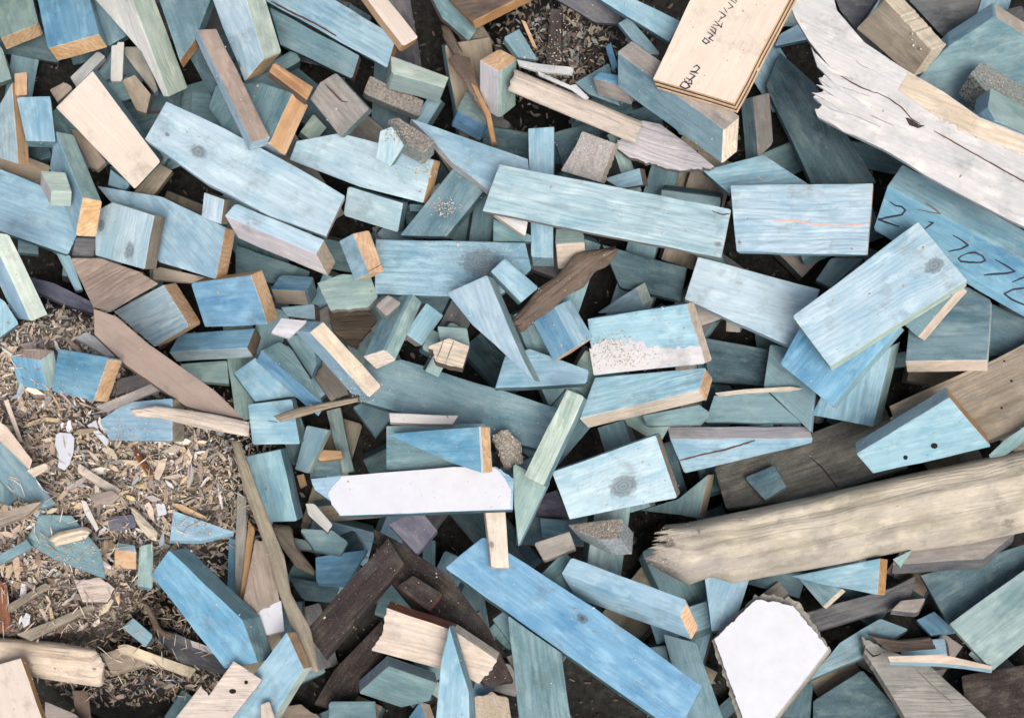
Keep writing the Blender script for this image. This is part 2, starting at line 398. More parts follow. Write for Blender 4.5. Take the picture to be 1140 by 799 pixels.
def loft_mesh(pts, spec, on_plane, T, slope, colors, off):
    """rounded, uneven wood between an upper and a lower edge line; spec = (last index of the first edge, end raggedness, bulge)"""
    a, rag, bulge = spec[:3]
    e1 = pts[:a+1]; e2 = pts[a+1:][::-1]
    L = max((Vector(e1[0])-Vector(e1[-1])).length, 10); N = max(8, int(L/5)); M = 24 if bulge > 20 else 11
    r1, r2 = resample(e1, N), resample(e2, N)
    axis = ((r1[-1]+r2[-1])-(r1[0]+r2[0])).normalized()
    endj = [[random.triangular(-1, 1, 0)*rag for _ in range(M)] for _ in range(2)]
    ph = [random.uniform(0, 6) for _ in range(4)]
    bm = bmesh.new(); fid = bm.faces.layers.int.new('fid')
    rowl = bm.faces.layers.int.new('row'); coll = bm.faces.layers.int.new('colm')
    top, bot = [], []
    for i in range(N):
        rt, rb = [], []
        for j in range(M):
            v = j/(M-1); p = r1[i].lerp(r2[i], v)
            k0 = max(0, 1-i/3.0); k1 = max(0, 1-(N-1-i)/3.0)
            p = p+axis*(endj[0][j]*k0+endj[1][j]*k1)
            s = 2*v-1; prof = math.sqrt(max(0, 1-abs(s)**2.4))
            rid = (0.06*math.sin(s*9+ph[0]+i*0.05)+0.05*math.sin(s*17+ph[1])+0.05*math.sin(i*0.35+ph[2]+s*2))*(1 if bulge > 12 else 2.4)
            up = bulge*(prof-1)+bulge*rid*prof
            rt.append(bm.verts.new(on_plane(p.x, p.y, up+random.uniform(-.15, .15))))
            rb.append(bm.verts.new(on_plane(p.x, p.y, -bulge-1.6-max(1, T-bulge)*prof)))
        top.append(rt); bot.append(rb)
    for i in range(N-1):
        for j in range(M-1):
            f = bm.faces.new((top[i][j], top[i+1][j], top[i+1][j+1], top[i][j+1])); f[fid] = -1; f[rowl] = j; f[coll] = i
            bm.faces.new((bot[i][j], bot[i][j+1], bot[i+1][j+1], bot[i+1][j]))[fid] = -2
        bm.faces.new((top[i][0], bot[i][0], bot[i+1][0], top[i+1][0]))[fid] = 0
        bm.faces.new((top[i][-1], top[i+1][-1], bot[i+1][-1], bot[i][-1]))[fid] = 0
    for i in (0, N-1):
        for j in range(M-1):
            bm.faces.new((top[i][j], top[i][j+1], bot[i][j+1], bot[i][j]) if i == 0 else (top[i][j], bot[i][j], bot[i][j+1], top[i][j+1]))[fid] = 1
    bmesh.ops.recalc_face_normals(bm, faces=bm.faces); bm.normal_update()
    for f in bm.faces: f.smooth = f[fid] != 1
    A = on_plane(*r1[0]); B = on_plane(*r1[-1]); Cc = on_plane(*r2[0])
    ga = (B-A).normalized(); nrm = ga.cross(Cc-A).normalized()
    if nrm.z < 0: nrm = -nrm
    vv = nrm.cross(ga); cen = (A+B)/2
    gco = [(ga.dot(v.co-cen)+off[0], vv.dot(v.co-cen)+off[1], nrm.dot(v.co-cen)+off[2]) for v in bm.verts]
    low = PAL[spec[3]] if len(spec) > 3 else None
    cl = []
    for f in bm.faces:
        c = colors[-1] if f[fid] == -1 else colors['side']
        if low and f[fid] == -1:
            u_, v_ = f[coll]/N, f[rowl]/M
            q = 0.55*math.exp(-((v_-0.78-0.06*math.sin(u_*19))/0.15)**2)*(1-0.5*u_)+0.5*math.exp(-((u_-.06)/.09)**2)+0.25*math.sin(u_*31+v_*9)*math.sin(u_*13-v_*14)
            q = min(0.9, max(0, q+random.uniform(-.06, .06))); c = tuple(c[k]*(1-q)+low[k]*q for k in range(3))
        cl.append(c)
    prism_mesh.frame = (ga, vv, nrm, cen, off)
    return bm, cl, gco, nrm
def vary(c, a=0.07):
    k = 1+random.uniform(-a, a); return tuple(min(0.95, x*k*(1+random.uniform(-a, a)*0.4)) for x in c)

def poly_obj(name, polys, mat, parent):
    """thin raised marks lying on a face, each outline a list of 3-D points"""
    bm = bmesh.new()
    for tp, up in polys:
        vt = [bm.verts.new((p+up)*S-parent.location) for p in tp]; vb = [bm.verts.new((p-up*0.5)*S-parent.location) for p in tp]
        n = len(vt)
        bm.faces.new(vt)
        for i in range(n): bm.faces.new((vt[i], vb[i], vb[(i+1) % n], vt[(i+1) % n]))
    bmesh.ops.recalc_face_normals(bm, faces=bm.faces)
    return link_bm(name, bm, mat, parent)
def ribbon(pts, wd):
    """outline of a stroke of width wd through 2-D points, as quads"""
    qs = []; fine = [Vector(pts[0])]
    for a, b in zip(pts[:-1], pts[1:]):
        a = Vector(a); b = Vector(b); k = max(1, int((b-a).length/4))
        for i in range(1, k+1): fine.append(a.lerp(b, i/k)+(Vector((random.uniform(-.25, .25), random.uniform(-.25, .25))) if i < k else Vector((0, 0))))
    n = len(fine)
    ws = [wd*random.uniform(.7, 1.1)*(0.55+0.45*min(1, min(i, n-1-i)/2)) for i in range(n)]
    for i in range(n-1):
        a, b = fine[i], fine[i+1]; d = b-a
        if d.length < 0.01: continue
        d.normalize(); nn = Vector((-d.y, d.x))/2; e = d*wd*0.22
        qs.append([a+nn*ws[i]-e, b+nn*ws[i+1]+e, b-nn*ws[i+1]+e, a-nn*ws[i]-e])
    return qs
def decorate(o, e, on_plane, nrm):
    kind = e[0]; up = nrm*0.35
    if kind in ('knot', 'bknot', 'hole'):
        _, x, y, r = e[:4]; sq = e[4] if len(e) > 4 else 1.0
        th0 = random.uniform(0, 6.28)
        if kind == 'hole':
            tp = [on_plane(x+r*math.cos(t), y+r*sq*math.sin(t)) for t in np.linspace(0, 6.283, 13)[:-1]]
            poly_obj('nail_hole', [(tp, nrm*0.2)], M_HOLE, o)
        else:
            tps = []
            for f_ in (1.0, 0.55):
                ph = random.uniform(0, 6)
                tps.append(([on_plane(x+r*f_*(1+.12*math.sin(3*t+ph))*math.cos(t), y+r*f_*sq*(1+.1*math.sin(2*t+ph))*math.sin(t)) for t in np.linspace(0, 6.283, 19)[:-1]], nrm*(0.25 if f_ == 1.0 else 0.5)))
            poly_obj('knot', tps, M_KNOT if kind == 'knot' else M_BKNOT, o)
    elif kind == 'stroke':
        _, name, wd, mat, pts = e
        v = [float(q) for q in pts.split()]; pp = [(v[i], v[i+1]) for i in range(0, len(v), 2)]
        poly_obj(name, [([on_plane(*q) for q in quad], nrm*(0.30+0.02*i)) for i, quad in enumerate(ribbon(pp, wd))], MARK[mat], o)
    elif kind == 'strokes':
        _, name, wd, mat, lst = e
        for pts in lst:
            polys = []
            v = [float(q) for q in pts.split()]; pp = [(v[i], v[i+1]) for i in range(0, len(v), 2)]
            polys += [([on_plane(*q) for q in quad], nrm*(0.30+0.02*i)) for i, quad in enumerate(ribbon(pp, wd))]
            poly_obj(name, polys, MARK[mat], o)
    elif kind == 'layer':     # a thin sheet or strip lying on the face
        _, name, cc, verts, th, torn, mt = e
        v = [float(q) for q in verts.split()]; pp = [(v[i], v[i+1]) for i in range(0, len(v), 2)]
        ol, ids = outline(pp, torn, 0.4)
        tp = [on_plane(p.x, p.y, th) for p in ol]
        gi = max(range(len(pp)), key=lambda i: (Vector(pp[i])-Vector(pp[(i+1) % len(pp)])).length)
        ga = on_plane(*pp[(gi+1) % len(pp)])-on_plane(*pp[gi])
        bm, cl, gco, _n = prism_mesh(tp, ids, -nrm*(th+0.8), {-1: PAL[cc], 'side': PAL[cc]}, ga, min(0.35, th*0.3), (random.uniform(-900, 900), 30, 40))
        finish(name, bm, cl, gco, M_PAINT if mt == 'paint' else MATS.get(mt, M_WOOD), o, o.location/S)
MATS = {'log': M_LOG, 'stripe': M_STRIPE, 'rough': M_ROUGH, 'dusty': M_DUSTY, 'plain': M_PLAIN, 'paint': M_PAINT}
MARK = {'ink': M_INK, 'brown': M_BROWNINK, 'orange': M_ORANGE, 'crack': M_CRACK, 'hole': M_HOLE}
# ================================================================ the offcuts, read from the photograph
# P(layer, outline of the upper face, direction the visible sides fall away, colours, label, ...)
# ---- top left
P(6,"1 43 43 26 30 -25 -15 -10",(6,13),"g/c 0t","grey green block with tan sawn end, in the top left corner of the pile")
P(7,"53 54 110 38 92 -30 38 -20",(10,15),"B/b 0t","bright blue block with wide orange tan sawn end, left of the long white board")
P(8,"95 -12 143 -12 188 108 182 108 157 58",(22,-9),"w/G 1G","long white and pale green board running down from the top left edge",n='board',T=26)
P(4,"170 -20 242 -20 217 45 200 68",(4,9),"c/c 2T","dark teal board with brown end behind the long white board",n='board')
P(8,"62 120 103 79 179 180 150 211",(5,-3),"p/c","large pinkish white bare block with clean face, upper left of the pile",mat='plain',T=28)
P(6,"78 86 85 97 117 63 109 56",(2,4),"w","short whitish stick poking out above the pinkish white block",n='wood_stick',T=12)
P(6,"55 100 72 91 82 98 64 114",(2,4),"P","small pinkish grey offcut at the left tip of the pinkish white block",T=14)
P(9,"124 51 130 50 131 47 138 47 136 90 123 91",(1,2),"W","thin white upright paint flake beside the long white board",n='paint_flake',T=6,mat='plain',bev=.4)
P(5,"132 52 160 52 176 100 172 104",(2,5),"s/k 3w","grey teal offcut with a pale edge tucked under the long white board")
P(4,"135 90 150 83 168 105 163 126 152 123",(2,4),"o","olive grey scrap behind the pinkish white block",T=16)
P(6,"16 82 30 80 30 106 17 107",(1,3),"t","short tan stick standing above the small blue square block",n='wood_stick',T=12)
P(6,"18 108 56 107 62 158 29 157",(2,7),"b/c","small square blue block between a tan stick and a blue wedge at left",mat=None)
P(5,"-20 150 13 92 20 183 -20 170",(13,0),"k/t 1t","bluish white offcut with narrow tan edge at the left border",T=22)
P(5,"-12 45 2 52 13 88 -12 96",(3,4),"g","pale green block cut off by the left border, near the top")
P(5,"95 -8 112 -4 141 40 120 52",(3,4),"c","dark teal strip behind the long white board near the top")
P(8,"92 220 114 224 107 264 84 263",(-30,-74),"t 0g 3b","long blue post pointing at the viewer with oval tan end, left",g='c',T=50,bev=2.5,n='timber_post')
P(8,"45 190 73 192 80 214 57 213",(-1,16),"G/G 3w","small pale mint cube on the big light blue board at left",T=20)
P(5,"-40 172 45 206 100 232 76 284 -40 243",(0,3),"b/c","wide light blue board from the left border under the pale mint cube",n='board',T=26)
P(6,"78 143 92 146 118 180 108 189 100 186",(2,4),"P","pinkish brown sliver along the lower left side of the pinkish white block",T=12,n='wood_stick')
P(5,"150 212 178 182 192 190 165 226 145 223",(2,3),"o","olive brown offcut below the pinkish white block",T=18)
P(5,"120 206 123 188 146 205 140 212",(1,3),"b","little blue corner showing under the pinkish white block",T=14)
P(9,"220 33 241 32 301 153 280 159",(-3,10),"P/k 3k","narrow pink brown board leaning across the tan ended block, top left",n='board',T=20,bev=1.4)
P(8,"185 113 250 143 330 186 384 218 363 263 300 240 230 204 161 155",(2,4),"k/k 3y","longest bowed pale blue board, with dark knot near its upper left end",n='board',T=24,R=30,deco=[('knot',221,169,6,.8),('knot',186,150,2)])
P(8,"228 -20 268 -20 294 66 272 91",(20,-7),"k/G 1G 2t","tall bluish white block with pale green side and brown sawn end, top left",T=28,deco=[('knot',266,72,2.5,.7)])
P(6,"240 95 290 92 326 103 300 160 255 152 232 120",(18,14),"c/b 2t 3k 4k","grey blue block with big square orange tan end below the tall block",T=24,R=60)
P(6,"305 69 349 97 342 112 299 80",(-2,6),"T/n","yellow brown rough end of a block between blue block and grey cube",T=20,mat='rough')
P(6,"349 126 364 142 350 159 334 147",(-3,5),"G/g","tiny pale green cube beside the orange tan end",T=16)
P(8,"345 110 356 92 374 81 411 121 379 153",(5,3),"s/c 3g","grey weathered cube with a dark split across its top",T=26,R=20,deco=[('stroke','split',2.2,'crack','362 94 370 102 381 113 387 114')],mat='rough')
P(7,"352 -12 441 41 431 76 285 -5",(5,5),"b/b 1T","long light blue block with narrow orange end, at the top edge",T=26,mat='stripe',deco=[('stroke','split',2,'crack','302 2 325 14 350 26 374 40')])
P(5,"300 8 400 62 392 88 312 50",(3,4),"c/C 1n","teal board lying just under the long light blue block at top",n='board')
P(7,"402 -10 424 -10 466 42 449 52",(-3,7),"p/t 2T","pinkish tan bare board at the top edge left of the dark hollow",n='board',T=18,mat='plain')
P(7,"435 62 500 86 495 98 436 82",(-6,17),"G/g 1C","pale teal block sticking right into the dark hollow, top centre",T=22)
P(6,"404 104 412 84 472 112 467 130",(-2,5),"s/c","dark grey block crusted with sawdust, below the pale teal block",mat='dusty',T=18)
P(9,"423 146 436 141 450 162 434 187 418 176",(5,-2),"k/g","small pale blue cube standing on the sawdust topped block",T=22,R=20)
P(8,"430 134 443 130 485 157 472 170 448 158",(0,14),"s/g","block with rough sawdust grey top and teal front, top centre",mat='dusty',T=24)
P(7,"330 157 378 148 425 160 483 178 471 226 400 208 322 178",(9,2),"k/b 3t","curved light blue board with orange end, sawdust along its right part",n='board',T=24,R=30)
P(6,"489 203 495 216 478 228 478 212",(2,4),"s","small grey brown offcut touching the orange end of the curved board",T=14)
P(7,"457 132 515 152 588 177 590 200 545 212 505 182 485 160",(-3,5),"b/w","light blue wedge narrowing to the upper left, behind the big white grained board",n='timber_wedge',T=22)
P(9,"556 183 814 233 803 287 537 235",(2,3),"k/s","longest straight board of all, whitish blue with heavy grain, upper centre",n='board',T=26,mat='stripe',R=30,deco=[('stroke','split',1.6,'crack','793 235 804 239 812 238'),('knot',799,272,2.5)])
P(7,"588 143 617 141 616 287 591 286",(1,11),"b/c","upright pale blue stick passing beneath the longest straight board",n='timber_stick',T=18,R=20)
P(6,"648 146 685 160 668 203 624 190 641 162",(5,2),"w/y 1y","speckled grey white block with crumbling tan edge above the longest board",T=20,torn={1:1.5},mat='dusty')
P(8,"534 67 556 54 577 65 557 80",(-1,52),"t 3w 2g","upright post with tan top and white side in front of the dark hollow",g='c',T=44,n='timber_post',bev=1.6)
P(9,"573 77 716 136 706 160 565 101",(-1,5),"p/c","pinkish bare plank lying right of the upright post, top centre",n='plank',T=16,mat='rough',jit=.8,loft=(1,2,4))
P(9,"498 66 506 60 523 64 533 98 547 128 553 160 546 160 540 130 517 90",(1,3),"n/T","torn brown splinter with bright yellow fibres by the upright post",n='splinter',T=8,mat='rough',torn={3:1.2,7:1.2},deco=[('layer','fibre','T','524 92 531 97 546 126 552 158 547 158 541 130',1.5,{0:.8,3:.8},'rough')])
P(7,"491 28 500 30 515 58 506 64 494 44",(2,3),"n","dark brown bark strip above the torn brown splinter",n='bark_strip',T=8,mat='rough',loft=(2,2,5))
P(7,"519 102 540 110 548 134 541 140 508 123",(-7,17),"g/B","block with grey green top and blue front under the torn splinter",T=22)
P(9,"575 66 600 71 639 75 637 83 600 80 578 73",(0,2),"w","thin cream splinter pointing right from the upright post",n='splinter',T=5,bev=.5,torn={2:.8})
P(9,"598 79 635 95 641 94 656 109 651 111 636 100 600 84",(0,1),"w","crooked white sliver lying on the pinkish bare plank",n='splinter',T=4,bev=.4)
P(5,"560 42 578 32 599 67 577 64",(-2,4),"c","dark teal triangular offcut in the hollow at top centre",n='timber_wedge',T=16)
P(6,"580 22 585 24 598 54 593 52",(1,2),"t","small tan sliver beside the dark teal triangle",n='splinter',T=5,bev=.5)
P(6,"480 -22 562 -38 590 -8 526 24",(4,9),"n/T 2T","brown faced board with golden edge at the top centre border",n='board',T=18)
P(5,"478 -8 496 -8 532 32 522 46 492 20",(-2,3),"c/s","dark slate strip below the golden edged board",T=16)
P(3,"612 10 625 10 625 72 608 72",(2,2),"N","purplish black upright strip in the dark hollow at the top",T=14,n='wood_stick')
P(6,"665 -2 700 -4 760 25 745 47",(-2,3),"b/c","light blue board running under the stamped plywood from the top edge",n='board')
P(3,"590 -18 665 -8 705 28 662 25",(2,3),"S","charcoal grey board at the top edge right of the hollow",n='board')
P(4,"688 26 700 19 736 61 716 61",(-1,3),"c","short teal offcut behind the grey board left of the plywood",T=18)
P(4,"674 52 680 47 687 72 682 79",(1,2),"B","small violet blue sliver at the left tip of the thick grey teal block",n='splinter',T=8,bev=.6)
P(7,"687 58 703 46 824 130 806 145",(-1,38),"s/c 2y","long thick grey teal block running under the stamped plywood",T=26,R=24)
P(9,"774 -12 884 -12 876 3 817 115 727 88",(4,12),"p/t","cream plywood offcut with stamped black numbers at the top edge",n='plywood_offcut',T=15,plies=5,mat='plain',R=16,deco=[
 ('strokes','stamped_number',1.8,'ink',["772 75 776 73 779 76 775 80 769 80 777 82","768 82 774 85 767 90 773 85","764 87 770 90 770 94 763 92 762 88","759 92 764 91 768 97 763 99 757 96 760 92"]),
 ('strokes','stamped_text',1.8,'ink',["784 42 790 47 786 49 782 46 785 43","788 36 794 40 789 43 794 46","791 33 796 38 797 33 792 30","794 28 801 29","796 24 803 31 804 26","803 19 800 25","801 13 808 18 803 21","806 9 809 14","811 3 816 8 811 10","815 -4 820 2","813 0 819 4"])])
P(6,"838 108 857 103 861 160 844 176",(-14,3),"s/c 3c","upright grey tan block with teal side right of the plywood corner",T=22)
P(4,"853 95 868 58 906 92 976 203 905 208",(-2,4),"C/c","broad dark teal board slanting behind the block with the orange line",n='board')
P(5,"862 52 868 38 905 18 908 42",(0,3),"b/c","blue strip between the plywood and the split white plank",T=20)
P(5,"715 134 735 138 765 160 796 186 760 190 742 188 700 175 683 162",(0,3),"w/s","splintered grey white board under the thick grey teal block",n='board',T=12,mat='rough',torn={3:2.2,4:2,5:2})
P(6,"660 87 668 80 705 86 698 98",(5,19),"B/s 1b","dark fronted block with bright blue top left of the plywood",T=22)
P(4,"640 92 678 70 690 118 655 105",(0,3),"c","teal offcut behind the pinkish bare plank",T=18)
P(6,"672 199 712 187 716 206 690 210",(6,1),"b/n 1n","small blue triangle with brown end above the longest straight board",T=16)
P(6,"782 190 850 172 902 206 812 216",(-1,3),"b/c","striped light blue board behind the block with the orange line",n='board',mat='stripe',deco=[('stroke','crayon_mark',1.4,'orange','843 196 849 201')])
P(8,"813 206 972 204 966 284 820 280",(2,3),"k/b 1t","squarish pale blue block marked with one orange line",T=30,mat='stripe',R=14,deco=[('stroke','crayon_line',1.5,'orange','861 245 885 246 905 250 935 252 962 250')])
P(7,"777 286 913 322 888 390 762 333",(-1,3),"k/k","pale blue and pinkish board below the right end of the longest board",n='board',T=28,R=20)
# ---- top right
P(9,"872 -14 925 -14 932 12 962 47 1007 77 1050 102 1090 130 1160 158 1160 262 1120 243 1080 222 1030 195 985 167 940 146 912 131 907 121 915 117 905 108 918 99 911 87 921 81 906 57 923 74 900 45 885 20",(0,3),"W/w","big split whitish plank curving from the top edge to the right border",n='plank',cat='plank',T=16,mat='log',g=8,R=10,bev=1.6,torn={14:1.5,15:2,16:2,17:2,18:2,19:2},deco=[
 ('strokes','crack',1.5,'crack',["935 84 948 92 962 99 976 104","976 103 990 110 1004 120 1014 132 1024 138","1040 146 1070 163 1100 180 1150 208"]),('layer','cream_layer','y','1012 80 1050 103 1090 131 1150 156 1150 176 1085 152 1040 128 1000 100',.8,{3:3,4:2,5:3},'rough'),('hole',1087,152,1.6),('stroke','fibre_mark',.9,'brown','953 68 960 74 966 76'),
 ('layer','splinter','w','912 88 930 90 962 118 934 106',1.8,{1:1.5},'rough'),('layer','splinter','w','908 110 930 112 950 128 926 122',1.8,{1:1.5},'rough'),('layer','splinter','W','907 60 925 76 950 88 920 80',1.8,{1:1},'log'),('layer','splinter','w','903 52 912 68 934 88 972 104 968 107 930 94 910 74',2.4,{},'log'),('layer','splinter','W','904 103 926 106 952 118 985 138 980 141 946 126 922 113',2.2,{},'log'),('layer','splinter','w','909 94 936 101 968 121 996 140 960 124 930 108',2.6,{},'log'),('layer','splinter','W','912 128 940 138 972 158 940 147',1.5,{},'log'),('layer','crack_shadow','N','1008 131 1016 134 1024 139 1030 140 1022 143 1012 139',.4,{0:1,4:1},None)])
P(8,"953 32 985 0 1037 56 1016 86",(17,-6),"o/y 1y","tan brown block with crumbly sawn end beside the split whitish plank",T=26,torn={1:1})
P(3,"925 -14 985 -14 953 32 935 12",(2,3),"S","charcoal board behind the split plank at the top edge",n='board')
P(3,"1000 -12 1095 -12 1085 20 1050 42",(1,3),"S","charcoal board between two blocks in the top right corner",n='board')
P(6,"1020 90 1056 52 1108 18 1160 50 1160 100 1075 118",(-2,-16),"c/b 2p","large teal block with pinkish sawn end in the top right corner",T=26)
P(7,"1080 82 1093 68 1155 106 1155 132 1100 104",(-14,22),"g/C","grey block crusted with sawdust at the right border, near the top",T=26,mat='dusty')
P(8,"1103 98 1155 126 1155 154 1108 134 1100 118",(-17,12),"g/b","cream green block with blue end above the split whitish plank",T=24)
# ---- right, middle
P(7,"988 207 1160 300 1160 364 972 256",(15,-25),"B/b","long blue board with handwritten numbers at the right border",n='board',T=28,deco=[('strokes','handwritten_number',2.1,'ink',[
 "991 225 997 229 1004 230 1008 234 1004 239 993 241 978 244 988 248 1001 252","1029 255 1039 248 1034 247","1061 262 1070 267 1078 273 1070 277 1056 280","1070 285 1077 282 1086 281 1094 285 1097 290 1092 292 1080 292 1070 291 1067 288 1070 285",
 "1108 289 1119 295 1130 302 1121 304 1096 306","1127 314 1136 310 1146 307","1145 320 1128 322 1118 327 1126 333 1142 340"]),('strokes','brown_letter',1.7,'brown',["1022 233 1034 236 1047 238","1031 226 1040 232 1047 238"])])
P(9,"1022 247 1077 312 924 408 882 352",(1,6),"k/G","large very pale blue board laid askew over the numbered board",n='board',T=22,R=24,deco=[('bknot',1040,296,7)])
P(8,"1003 358 1045 330 1071 318 1022 375",(7,5),"c/b 2y","blue offcut with cream sawn end peeking out under the pale askew board",T=22)
P(7,"1015 340 1076 318 1104 334 1099 401 1008 402",(1,13),"c/G 3p 2G","blue block with pink sawn foot standing right of the crossed boards",T=24)
P(8,"868 405 890 365 1004 362 926 452",(5,4),"B/b 2b","blue board lying directly beneath the pale askew board",n='board',T=22,R=24)
P(6,"903 462 920 430 993 385 972 475",(10,-6),"b/g 2g","blue board with bold vertical stripes under the crossed boards",n='board',mat='stripe',T=24,g=2)
P(5,"857 383 893 390 907 430 902 480 850 430",(3,3),"c/b","teal board going down left of the crossed blue boards",n='board')
P(6,"908 312 925 287 962 287 925 320",(-1,3),"c","small teal corner under the block with the orange line",T=16)
P(4,"1098 335 1160 362 1160 388 1098 398",(1,3),"C","dark teal board at the right border below the numbered board",n='board')
P(5,"990 452 1105 401 1160 372 1160 470 1105 488 1010 502",(0,5),"o/s","weathered tan plank at the right border with small nail holes",n='plank',T=20,mat='rough',bev=3,deco=[('hole',1126,424,1.6),('hole',1115,454,1.4),('hole',1118,402,1.2)])
P(4,"795 520 985 452 1012 520 900 556 808 566",(0,3),"q/S","dark grey plank above the pale log, holding a square slab",n='plank',T=16,mat='rough',deco=[('stroke','groove',1.6,'hole','903 510 915 520 932 542')])
P(5,"828 531 862 517 876 541 851 556",(1,3),"C","square dark slate slab resting on the dark grey plank",n='slate_slab',T=8,bev=2,cat='slab')
P(8,"953 505 1057 442 1104 497 972 527",(-3,-12),"b/k 1T 0k","blue grey block with two nail holes and orange end, above the pale log",T=26,deco=[('hole',1040,496,4,.8),('hole',1008,509,2.6)])
P(6,"1100 507 1118 490 1150 468 1160 474 1118 504",(1,3),"g","narrow mint stick between the block with nail holes and the log",n='timber_stick',T=12)
P(9,"738 584 762 582 830 568 900 553 1000 530 1160 496 1160 588 1075 606 1000 615 900 634 880 637 815 649 792 642 766 651 722 628",(0,4),"l/s","long pale weathered log with torn left end, reaching the right border",n='log',T=60,mat='log',R=14,loft=(5,14,26,'s'),deco=[
 ('knot',1126,584,7),('knot',745,604,5)])
P(7,"880 641 980 621 977 662 915 650",(9,1),"b/k 1T","light blue block with orange end right under the pale log",T=20)
P(6,"886 640 905 643 938 655 916 675",(4,3),"c/y 2y","teal triangular offcut with cream edge under the pale log",T=16,n='timber_wedge')
P(6,"992 628 1010 608 1130 594 1095 622",(-2,11),"s/S","flat grey board beneath the right part of the log",n='board',T=18)
P(7,"994 622 1015 612 1002 631",(0,2),"g","tiny mint triangle between the orange end and the flat grey board",n='timber_wedge',T=8,bev=.6)
P(8,"1057 694 1160 620 1160 700 1105 746",(-2,2),"g/G","broad teal board in the lower right corner, its lowest tip pointing down",n='board',T=20)
P(4,"1025 640 1060 630 1160 600 1160 632 1055 692",(-1,3),"C","dark teal board sinking behind the broad teal board",n='board')
P(3,"1020 690 1040 680 1064 702 1036 706",(0,3),"B","deep blue block in the shade left of the broad teal board")
P(6,"992 679 1003 668 1031 665 1022 682",(-1,5),"s/S","small grey offcut in the dark space below the flat grey board",T=12)
P(4,"895 682 990 655 1020 640 1012 672 905 702",(0,3),"S","soot grey board flecked with sawdust under the orange ended block",n='board',mat='rough')
P(5,"898 758 935 715 980 688 1012 700 960 732",(-1,3),"c/C","dark teal board right of the white torn panel",n='board')
P(7,"959 708 985 722 1035 740 1100 800 1115 818 1020 818 975 745 962 726",(-3,4),"s/s","weathered grey plank with forked tip at the bottom right",n='plank',T=14,mat='rough',torn={7:3,0:2,6:1},deco=[('stroke','fibre_mark',1.6,'brown','1020 745 1040 765 1060 782'),('stroke','fibre_mark',1.8,'hole','964 722 972 730 980 728')])
P(8,"988 730 1050 728 1105 741 1104 745 1050 738 990 736",(0,4),"y/b","thin yellow and mint strip lying on the weathered grey plank",n='wood_stick',T=8,bev=.6)
P(5,"965 705 1000 712 1035 708 1042 722 990 726",(0,3),"n","brown stick behind the weathered forked plank",n='wood_stick',T=12,mat='rough',loft=(2,2,6))
P(2,"1070 752 1160 735 1160 815 1080 815",(0,3),"N","dark brown board in the bottom right corner",n='board')
P(5,"880 755 905 760 902 800 868 797",(1,3),"C","dark teal offcut under the right edge of the white torn panel")
P(4,"905 780 960 745 1000 790 985 820 905 820",(1,3),"C","dark teal block at the bottom border left of the forked plank")
P(9,"795 711 842 667 862 669 883 674 922 721 860 801 843 819 828 802",(1,2),"W","white torn square panel with ragged rim at the bottom right",n='painted_panel',cat='panel',T=7,mat='paint',bev=.8,torn={0:1.3,1:1.6,2:1.6,3:1.2,7:.8},R=20)
P(8,"792 713 841 661 864 663 889 669 925 723 863 804 843 822 823 804",(1,2),"s/o","rough grey brown backing board showing round the white torn panel",n='backing_board',T=10,mat='rough',torn={0:3,1:3,2:3,3:3,7:2},R=20)
# ---- left, middle
P(6,"108 207 180 219 251 253 240 311 178 292",(12,4),"b/c 2t","light blue board with tall tan end, left of the long two tone block",n='board',T=24,R=30)
P(7,"106 235 125 225 172 240 161 300 106 284",(13,1),"k/G 2o","whitish blue board end with round knot and brown stain, at left",T=24,deco=[('knot',144,279,6,.9),('knot',113,251,4)])
P(6,"84 264 107 265 105 285 80 284",(0,3),"S","black block just below the oval tan end",T=16)
P(7,"-12 258 10 261 53 350 34 358",(-17,-2),"G/b 3b","pale green and blue board leaning in from the left border",n='board',T=22)
P(6,"-12 325 5 335 21 360 -12 384",(1,3),"b","light blue corner at the left border above the chips",T=18)
P(5,"32 308 60 315 104 337 106 349 70 338 42 325",(0,3),"m","thin purplish grey strip crossing toward the brown pointed lath",n='wood_stick',T=8)
P(4,"62 280 78 284 92 322 84 324",(1,3),"b","blue sliver left of the pinkish bark sheet",T=12)
P(4,"20 266 42 270 43 283 20 281",(1,3),"c","small teal block below the wide light blue board at left",T=14)
P(7,"78 287 112 287 155 302 176 315 123 346 104 341",(0,2),"P/p","pinkish brown torn sheet of bark above the pointed lath",n='bark_sheet',cat='bark',T=6,mat='rough',torn={2:1.5,4:1.5})
P(6,"170 300 178 297 236 310 230 315 170 311",(0,2),"p","pale fibrous strip under the board with the tall tan end",n='splinter',T=5,mat='rough',torn={2:1})
P(8,"104 343 130 352 165 382 240 435 272 466 225 457 207 452 140 406 105 372",(0,3),"P/n","long brown pointed lath lying on the chips, tip to the right",n='lath',T=8,mat='plain',bev=1.2)
P(7,"126 347 182 317 211 363 172 386",(14,-3),"k/t 1t","striped bluish white block with yellow brown end above the pointed lath",T=24,mat='stripe')
P(8,"212 315 279 306 298 361 228 364",(13,-6),"B/b 1t 0t","blue block with cream tan end left of the pink fronted block",T=22)
P(6,"188 392 200 371 284 365 275 387",(8,11),"B/k 2n","blue block with brown end lying below the cream ended block",T=22)
P(5,"200 405 253 401 255 427 205 423",(1,3),"g","pale green block half hidden below the blue block with brown end",T=18)
P(8,"291 390 311 380 325 388 345 420 362 452",(-7,12),"c/B 4B","teal wedge with vivid blue long side, centre left",n='timber_wedge',T=20)
P(7,"260 415 284 398 335 440 284 447",(0,3),"b","pale blue block under the vivid blue sided wedge",T=20)
P(7,"276 450 325 444 334 494 281 495",(5,-2),"b/g 1g","pale blue square block with a brown twig across it, centre left",T=24,deco=[('stroke','pencil_mark',1.2,'ink','298 468 309 470')])
